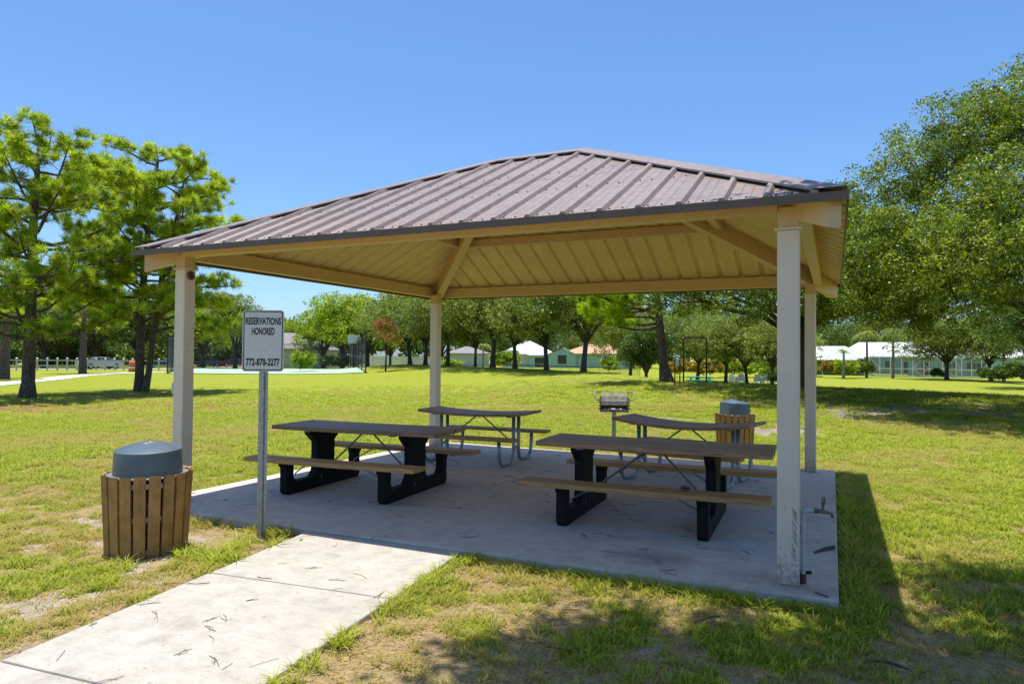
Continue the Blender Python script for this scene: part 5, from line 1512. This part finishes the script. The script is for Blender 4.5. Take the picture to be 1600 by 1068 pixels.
# right hand houses
hs = house((5.15, 117.44), 13, 6.5, 2.5, 1.7, 'aqua_wall', 'white_roof', 'aqua walled house with white metal roof and screened lanai', 0, doors=((-2.4, 2.0, 2.0), (2, 1.6, 2.0)))
mb = MB()
for k in range(9):
    u = -5.6 + 11.2 * k / 8
    mb.tube([(u, -3.4, 2.75), (u, -8.4, 2.2)], .05, 4)
mb.tube([(-5.7, -8.4, 2.2), (5.7, -8.4, 2.2)], .06, 4).build('lanai_rafters', M['white_vinyl'], hs)
MB().add([(-5.7, -3.4, 2.72), (5.7, -3.4, 2.72), (5.7, -8.4, 2.15), (-5.7, -8.4, 2.15)], [(0, 1, 2, 3)]).build('lanai_roof', M['grey_wall'], hs)
for u in (-5.6, -2.8, 0, 2.8, 5.6): MB().box(u - .05, u + .05, -8.45, -8.35, -.5, 2.15).build('lanai_post', M['white_vinyl'], hs)
aw = MB().add([(2.2, -8.6, 2.0), (4.8, -8.6, 2.0), (4.8, -9.4, 1.7), (2.2, -9.4, 1.7), (2.2, -8.6, 1.95), (4.8, -8.6, 1.95), (4.8, -9.4, 1.65), (2.2, -9.4, 1.65)], [(0, 3, 2, 1), (4, 5, 6, 7), (3, 7, 6, 2), (0, 4, 7, 3), (1, 2, 6, 5)]).build('awning', M['red_cloth'], hs)
house((1.14, 97.94), 7, 6, 2.6, 1.6, 'yellow_wall', 'white_roof', 'bright yellow walled house half hidden by the right posts', 0, dz=0)
sd2 = empty('shed', at((-0.86, 92.60)), VIEW((-0.86, 92.60)), 'small aqua shed at the left end of the yellow wall', 'shed')
MB().box(-1.1, 1.1, -1, 1, -.3, 2.3).build('wall', M['aqua_wall'], sd2); hip_roof(2.2, 2, 2.4, .5, .15, M['white_roof'], 'roof', sd2)
house((15.42, 128.82), 16, 6.5, 2.6, 2.5, 'aqua_wall', 'white_roof', 'wide house with tall white metal roof behind the pool enclosure', 0, wins=((0, .9, 1.4, 1.2),), doors=((-3.2, 2.0, 2.0), (2.6, 1.2, 2.0)))
house((23.73, 121.65), 12, 8, 2.7, 1.6, 'aqua_wall', 'white_roof', 'aqua house with long dark window right of the pool enclosure', 0, wins=((-.5, .9, 1.6, 1.1), (2.8, .9, 2.4, 1.1)), doors=((-3.6, 1.2, 2.0),))
house((31.98, 121.07), 10, 8, 2.7, 1.7, 'green_wall', 'white_roof', 'mint green walled house at the right picture edge', 0, wins=((0, 1, 1.2, 1),))
# screen enclosures
def cage(p, L, D_, h, label, nb, rise=.9, group='screened pool enclosures'):
    t = empty('pool_enclosure', at(p), VIEW(p), label, 'pool enclosure', group)
    q = .055
    for k in range(nb + 1):
        u = -L / 2 + L * k / nb
        MB().box(u - q, u + q, -D_ / 2 - q, -D_ / 2 + q, -.4, h).build('upright', M['white_vinyl'], t)
        MB().tube([(u, -D_ / 2, h), (u * .55, 0, h + rise), (u, D_ / 2, h)], q, 4).build('roof_rib', M['white_vinyl'], t)
    for z_ in (.05, h * .42, h): MB().box(-L / 2, L / 2, -D_ / 2 - q * .7, -D_ / 2 + q * .7, z_ - q, z_ + q).build('rail', M['white_vinyl'], t)
    for s in (-1, 1):
        for z_ in (h * .42, h): MB().box(s * L / 2 - q * .7, s * L / 2 + q * .7, -D_ / 2, D_ / 2, z_ - q, z_ + q).build('rail', M['white_vinyl'], t)
        u0, u1 = s * L / 2, s * (L / 2 - L / nb)
        MB().tube([(u0, -D_ / 2, .05), (u1, -D_ / 2, h * .42)], q * .7, 4).build('cross_brace', M['white_vinyl'], t)
        MB().tube([(u0, -D_ / 2, h), (u1, -D_ / 2, h * .42)], q * .7, 4).build('cross_brace', M['white_vinyl'], t)
    uv_panel('screen', (-L / 2, -D_ / 2), (L / 2, -D_ / 2), 0, h, M['screen'], t)
    uv_panel('screen', (-L / 2, D_ / 2), (-L / 2, -D_ / 2), 0, h, M['screen'], t)
    uv_panel('screen', (L / 2, -D_ / 2), (L / 2, D_ / 2), 0, h, M['screen'], t)
    me = bpy.data.meshes.new('screen_roof'); me.from_pydata([(-L / 2, -D_ / 2, h), (L / 2, -D_ / 2, h), (L / 2 * .55, 0, h + rise), (-L / 2 * .55, 0, h + rise)], [], [(0, 1, 2, 3)])
    uvl = me.uv_layers.new(name='UVMap')
    for i, c in enumerate(((0, 0), (L, 0), (L, D_ / 2), (0, D_ / 2))): uvl.data[i].uv = c
    me.materials.append(M['screen']); link('screen_roof', me, t)
    return t
cage((14.79, 106.48), 6.6, 5, 2.75, 'white framed screened pool enclosure with cross braces behind the palm trunks', 5)
cage((19.61, 106.51), 4.6, 5, 2.7, 'screened enclosure bay partly hidden by the round oak trunk', 3, .5)
cage((23.74, 106.23), 4.4, 5, 2.6, 'white framed screened enclosure before the long dark window', 4, .5)
cage((-24.80, 107.94), 3.2, 4, 2.6, 'small screened enclosure at the right end of the orange roofed house', 3, .6)
# garden seats and table beyond the bank
def garden_chair(p, rz, label):
    t = empty('garden_chair', at(p), rz, label, 'chair', 'white garden chairs')
    MB().box(-.3, .3, -.3, .3, .38, .43).build('seat', M['white_vinyl'], t)
    o = MB().extrude([(-.3, .44), (.3, .44), (.24, 1.0), (-.24, 1.0)], 1, .28, .33).build('backrest', M['white_vinyl'], t)
    for s in (-1, 1):
        MB().box(s * .34 - .05, s * .34 + .05, -.32, .30, .62, .66).build('armrest', M['white_vinyl'], t)
        MB().box(s * .34 - .03, s * .34 + .03, -.32, -.24, 0, .615).build('leg', M['white_vinyl'], t)
        MB().box(s * .34 - .03, s * .34 + .03, .20, .275, 0, .615).build('leg', M['white_vinyl'], t)
garden_chair((-1.24, 59.36), 2.6, 'leftmost white garden chair under the small oaks')
garden_chair((-0.84, 60.64), 3.4, 'second white garden chair under the small oaks')
garden_chair((0.78, 60.30), 2.8, 'white garden chair left of the rightmost small oak')
garden_chair((1.21, 61.60), 3.6, 'white garden chair nearest the yellow wall')
p = (-3.99, 58.08)
t = empty('garden_table', at(p), .3, 'turquoise picnic table on the lawn beyond the bank', 'table')
MB().box(-1.1, 1.1, -.4, .4, .70, .76).build('tabletop', M['turquoise'], t)
for s in (-1, 1):
    MB().box(-1.1, 1.1, s * .75 - .13, s * .75 + .13, .42, .47).build('seat', M['turquoise'], t)
    MB().box(s * .8 - .05, s * .8 + .05, -.85, .85, .34, .415).build('crossbar', M['turquoise'], t)
    for q in (-1, 1): MB().tube([(s * .8, q * .75, 0), (s * .8, q * .2, .70)], .05, 4).build('leg', M['turquoise'], t)
# green exercise frames
def hoop(p0, p1, h, r_, name, par, cr=.15):
    a, b_ = Vector((p0[0], p0[1], 0)), Vector((p1[0], p1[1], 0)); d = (b_ - a).normalized(); up = Vector((0, 0, 1))
    pts = [a + up * -.2, a + up * (h - cr)]
    for k in range(1, 7):
        t_ = math.pi / 2 * k / 6; pts.append(a + up * (h - cr + cr * math.sin(t_)) + d * cr * (1 - math.cos(t_)))
    for k in range(0, 7):
        t_ = math.pi / 2 * k / 6; pts.append(b_ + up * (h - cr + cr * math.cos(t_)) - d * cr * (1 - math.sin(t_)))
    pts.append(b_ + up * -.2)
    return MB().tube(pts, r_, 8).build(name, M['green_metal'], par, True)
p = (1.49, 24.91)
t = empty('pull_up_station', at(p), VIEW(p), 'tall dark green tubular exercise frame on the bank', 'pull up bar')
hoop((-.47, 0), (.47, 0), 1.98, .032, 'frame', t, .12)
MB().tube([(-.44, 0, 1.36), (0, 0, 1.36)], .014, 6).build('rung', M['green_metal'], t)
MB().tube([(0, 0, 1.36), (0, 0, 1.94)], .010, 6).build('hanger', M['green_metal'], t)
p = (1.34, 21.98)
t = empty('exercise_hoop', at(p), VIEW(p), 'low narrow dark green hoop post with an instruction plate', 'exercise post')
hoop((-.095, 0), (.095, 0), 1.12, .022, 'frame', t, .095)
MB().bbox(-.07, .07, -.008, .008, .76, 1.02, .004).build('plate', M['white_wall'], t)
MB().tube([(-.07, 0, .74), (.07, 0, .74)], .010, 6).build('rung', M['green_metal'], t)

# ------------------------------------------------------------------ court fence
def post_line(t, a, b_, n, h, r_=.05, mat='fence_black', name='post'):
    for k in range(n + 1):
        f_ = k / n; x, y = a[0] + (b_[0] - a[0]) * f_, a[1] + (b_[1] - a[1]) * f_
        MB().tube([(x, y, TH(x, y) - .2), (x, y, TH(x, y) + h)], r_, 8).build(name, M[mat], t)
def rail(t, a, b_, z_, r_=.032, mat='fence_black', name='rail'):
    MB().tube([(a[0], a[1], TH(*a) + z_), (b_[0], b_[1], TH(*b_) + z_)], r_, 6).build(name, M[mat], t)
fc = empty('court_fence', (0, 0, 0), 0, 'tall black chain link fence around the green sports court', 'fence')
FA, FB, FC, FD = (-43.65, 35.26), (-28.00, 41.42), (-46.42, 62.63), (-63.64, 54.64)
FA2 = (-49.91, 41.17)
for a, b_, n in ((FD, FC, 7), (FC, FB, 6), (FD, FA2, 4)):
    post_line(fc, a, b_, n, 3.05)
    for z_ in (3.03, 1.5, .12): rail(fc, a, b_, z_)
    za, zb = TH(*a), TH(*b_)
    uv_panel('chain_link', a, b_, za, za + 3.03, M['chain'], fc, zb, zb + 3.03)
za, zb = TH(*FC), TH(*FB)
def lerp2(a, b_, t_): return (a[0] + (b_[0] - a[0]) * t_, a[1] + (b_[1] - a[1]) * t_)
uv_panel('windscreen', lerp2(FC, FB, .02), lerp2(FC, FB, .99), za + .75, za + 2.95, M['windscreen'], fc, zb + .75, zb + 2.95)
post_line(fc, FA, FA2, 2, 3.05); rail(fc, FA, FA2, 3.03); rail(fc, FA, FA2, .12); uv_panel('windscreen', FA, FA2, TH(*FA), TH(*FA) + 3, M['windscreen'], fc, TH(*FA2), TH(*FA2) + 3)
# basketball hoop inside the court
p = (-37.07, 51.54)
t = empty('basketball_hoop', at(p), VIEW(p), 'pole with pale backboard standing inside the fenced court', 'basketball hoop')
MB().tube([(0, 0, 0), (0, 0, 2.6), (0, -.5, 2.9)], .07, 8).build('pole', M['fence_black'], t)
MB().bbox(-.6, .6, -.58, -.54, 2.5, 3.3, .01).build('backboard', M['white_wall'], t)
mb = MB(); mb.tube([(.225 * math.cos(R(30 * k)), -.84 + .225 * math.sin(R(30 * k)), 2.65) for k in range(13)], .012, 6).build('rim', M['orange_can'], t)
# white rail fence along the road
rf = empty('rail_fence', (0, 0, 0), 0, 'low white two rail fence along the road at the left', 'fence')
A, B = (-66.08, 27.06), (-55.85, 45.03)
n = 26
for k in range(n + 1):
    x, y = lerp2(A, B, k / n)
    z_ = TH(x, y); o = MB().bbox(-.055, .055, -.055, .055, -.2, 1.15, .012).build('post', M['pvc'], rf, loc=(x, y, z_))
    o2 = MB().add([(-.09, -.09, 1.152), (.09, -.09, 1.152), (.09, .09, 1.152), (-.09, .09, 1.152), (0, 0, 1.23)], [(0, 3, 2, 1), (0, 1, 4), (1, 2, 4), (2, 3, 4), (3, 0, 4)]).build('post_cap', M['white_vinyl'], o)
    if k < n:
        x2, y2 = lerp2(A, B, (k + 1) / n)
        for zz_ in (.95, .45):
            MB().beam((x, y, z_ + zz_ + .07), (x2, y2, TH(x2, y2) + zz_ + .07), .04, .10).build('rail', M['pvc'], rf)
# white privacy fence, panel by panel
pf = empty('privacy_fence', (0, 0, 0), 0, 'white vinyl privacy fence behind the court and left oaks', 'fence')
FP = [(-68.40, 83.29), (-61.39, 90.96), (-48.55, 88.10)]
for a, b_, n in ((FP[0], FP[1], 6), (FP[1], FP[2], 6)):
    for k in range(n):
        q0, q1 = lerp2(a, b_, k / n), lerp2(a, b_, (k + 1) / n)
        z0_, z1_ = TH(*q0), TH(*q1)
        MB().beam((q0[0], q0[1], z0_ + 1.8), (q1[0], q1[1], z1_ + 1.8), .04, 1.85).build('fence_panel', M['white_vinyl'], pf)
        MB().bbox(-.08, .08, -.08, .08, -.2, 1.92, .015).build('fence_post', M['white_vinyl'], pf, loc=(q0[0], q0[1], z0_))
p = (-60.82, 80.20)
# low wire fence in front of the houses beyond the bank
wf = empty('wire_fence', (0, 0, 0), 0, 'thin wire garden fence in front of the orange roofed house', 'fence')
a, b_ = (-32.64, 77.85), (-14.45, 77.48)
post_line(wf, a, b_, 14, 1.2, .03, 'galv'); rail(wf, a, b_, 1.18, .02, 'galv'); uv_panel('wire_mesh', a, b_, TH(*a), TH(*a) + 1.18, M['chain'], wf, TH(*b_), TH(*b_) + 1.18)
# orange barrel behind the twin pine
p = (-49.99, 36.73); o = empty('orange_barrel', at(p), 0, 'small orange barrel at the left of the twin pine trunks', 'barrel')
MB().lathe([(.001, 0), (.30, 0), (.28, .35), (.26, .7), (.22, 1.0), (.001, 1.02)], 16).build('barrel_body', M['orange_can'], o, True)
MB().lathe([(.285, .30), (.292, .31), (.285, .45), (.28, .45)], 16).build('band', M['white_vinyl'], o)

# ------------------------------------------------------------------ cars
def car(p, rz, paint, label, sc=1.0):
    t = empty('parked_car', at(p, .03), rz, label, 'car', 'cars on and beside the road'); t.scale = (sc, sc, sc)
    side = [(-2.3, .30), (-2.32, .70), (-2.2, .92), (-1.55, 1.0), (-.85, 1.38), (.55, 1.42), (1.25, 1.0), (2.1, .86), (2.32, .62), (2.3, .30)]
    def arch(cx_): return [(cx_ + .36 * math.cos(a), .30 + .36 * math.sin(a)) for a in [math.pi * k / 8 for k in range(9)]]
    low = arch(1.4) + arch(-1.4)
    poly = side[::-1]
    prof = [(2.3, .30)] + [q for q in arch(1.4)] + [q for q in arch(-1.4)] + [(-2.3, .30)] + side[1:-1]
    mb = MB(); n_ = len(prof); vs = []
    for (y_, ins) in ((-.88, 0), (-.90, 0), (.90, 0), (.88, 0)):
        for (x_, z_) in prof:
            k = max(0, (z_ - .95)) * .42
            vs.append((x_, y_ * (1 - k), z_))
    fs = [tuple(range(n_))]
    for i in range(3):
        for j in range(n_): fs.append((i * n_ + j, (i + 1) * n_ + j, (i + 1) * n_ + (j + 1) % n_, i * n_ + (j + 1) % n_))
    fs.append(tuple(3 * n_ + j for j in range(n_))[::-1])
    bdy = mb.add(vs, fs).build('body', M[paint], t)
    for s in (-1, 1):
        for (xa, xb, xc, xd) in ((-1.35, -.25, -.25, -.82), (-.18, 1.05, .5, -.18)):
            MB().add([(xa, s * .886, 1.03), (xb, s * .886, 1.03), (xc, s * .752, 1.35), (xd, s * .752, 1.33)], [(0, 1, 2, 3) if s < 0 else (3, 2, 1, 0)]).build('side_window', M['glass'], t)
        for x_ in (-1.4, 1.4):
            w = MB(); vs = []
            for (r_, yy_) in ((.05, .95), (.2, .95), (.33, .93), (.34, .90), (.34, .70)):
                for k in range(16): vs.append((x_ + r_ * math.cos(k * math.pi / 8), s * yy_ * .96, .33 + r_ * math.sin(k * math.pi / 8)))
            f_ = [(i * 16 + k, i * 16 + (k + 1) % 16, (i + 1) * 16 + (k + 1) % 16, (i + 1) * 16 + k) for i in range(4) for k in range(16)]
            wh = w.add(vs, f_).build('wheel', M['rubber'], t)
            MB().add([(x_ + .2 * math.cos(k * math.pi / 8), s * .9135, .33 + .2 * math.sin(k * math.pi / 8)) for k in range(16)], [tuple(range(16))]).build('rim', M['galv'], wh)
        MB().box(-2.335, -2.30, min(s * .55, s * .84), max(s * .55, s * .84), .66, .80).build('tail_lamp', M['red_lens'], t)
        MB().box(2.28, 2.33, min(s * .5, s * .82), max(s * .5, s * .82), .60, .70).build('headlight', M['white_vinyl'], t)
    MB().add([(-1.50, -.72, 1.035), (-1.50, .72, 1.035), (-.90, .66, 1.375), (-.90, -.66, 1.375)], [(0, 1, 2, 3)][::-1]).build('rear_window', M['glass'], t)
    MB().add([(1.24, -.74, 1.02), (1.24, .74, 1.02), (.60, .66, 1.42), (.60, -.66, 1.42)], [(0, 1, 2, 3)]).build('windscreen', M['glass'], t)
    return t
p = (-65.05, 44.06); car(p, VIEW(p) + R(25), 'silver_car', 'silver sedan on the road behind the white rail fence', .92)
p = (-78.07, 69.98); car(p, VIEW(p) + R(172), 'slate_car', 'dark blue grey car parked left of the sign post', .9)
p = (-74.51, 71.64); car(p, VIEW(p) + R(5), 'maroon_car', 'maroon car parked just left of the sign', .9)
p = (-76.72, 77.23); car(p, VIEW(p) + R(180), 'silver_car', 'pale car hidden mostly behind the sign', .9)
p = (-77.32, 61.52); car(p, VIEW(p) + R(180), 'slate_car', 'dark green car seen just left of the court gate', .8)
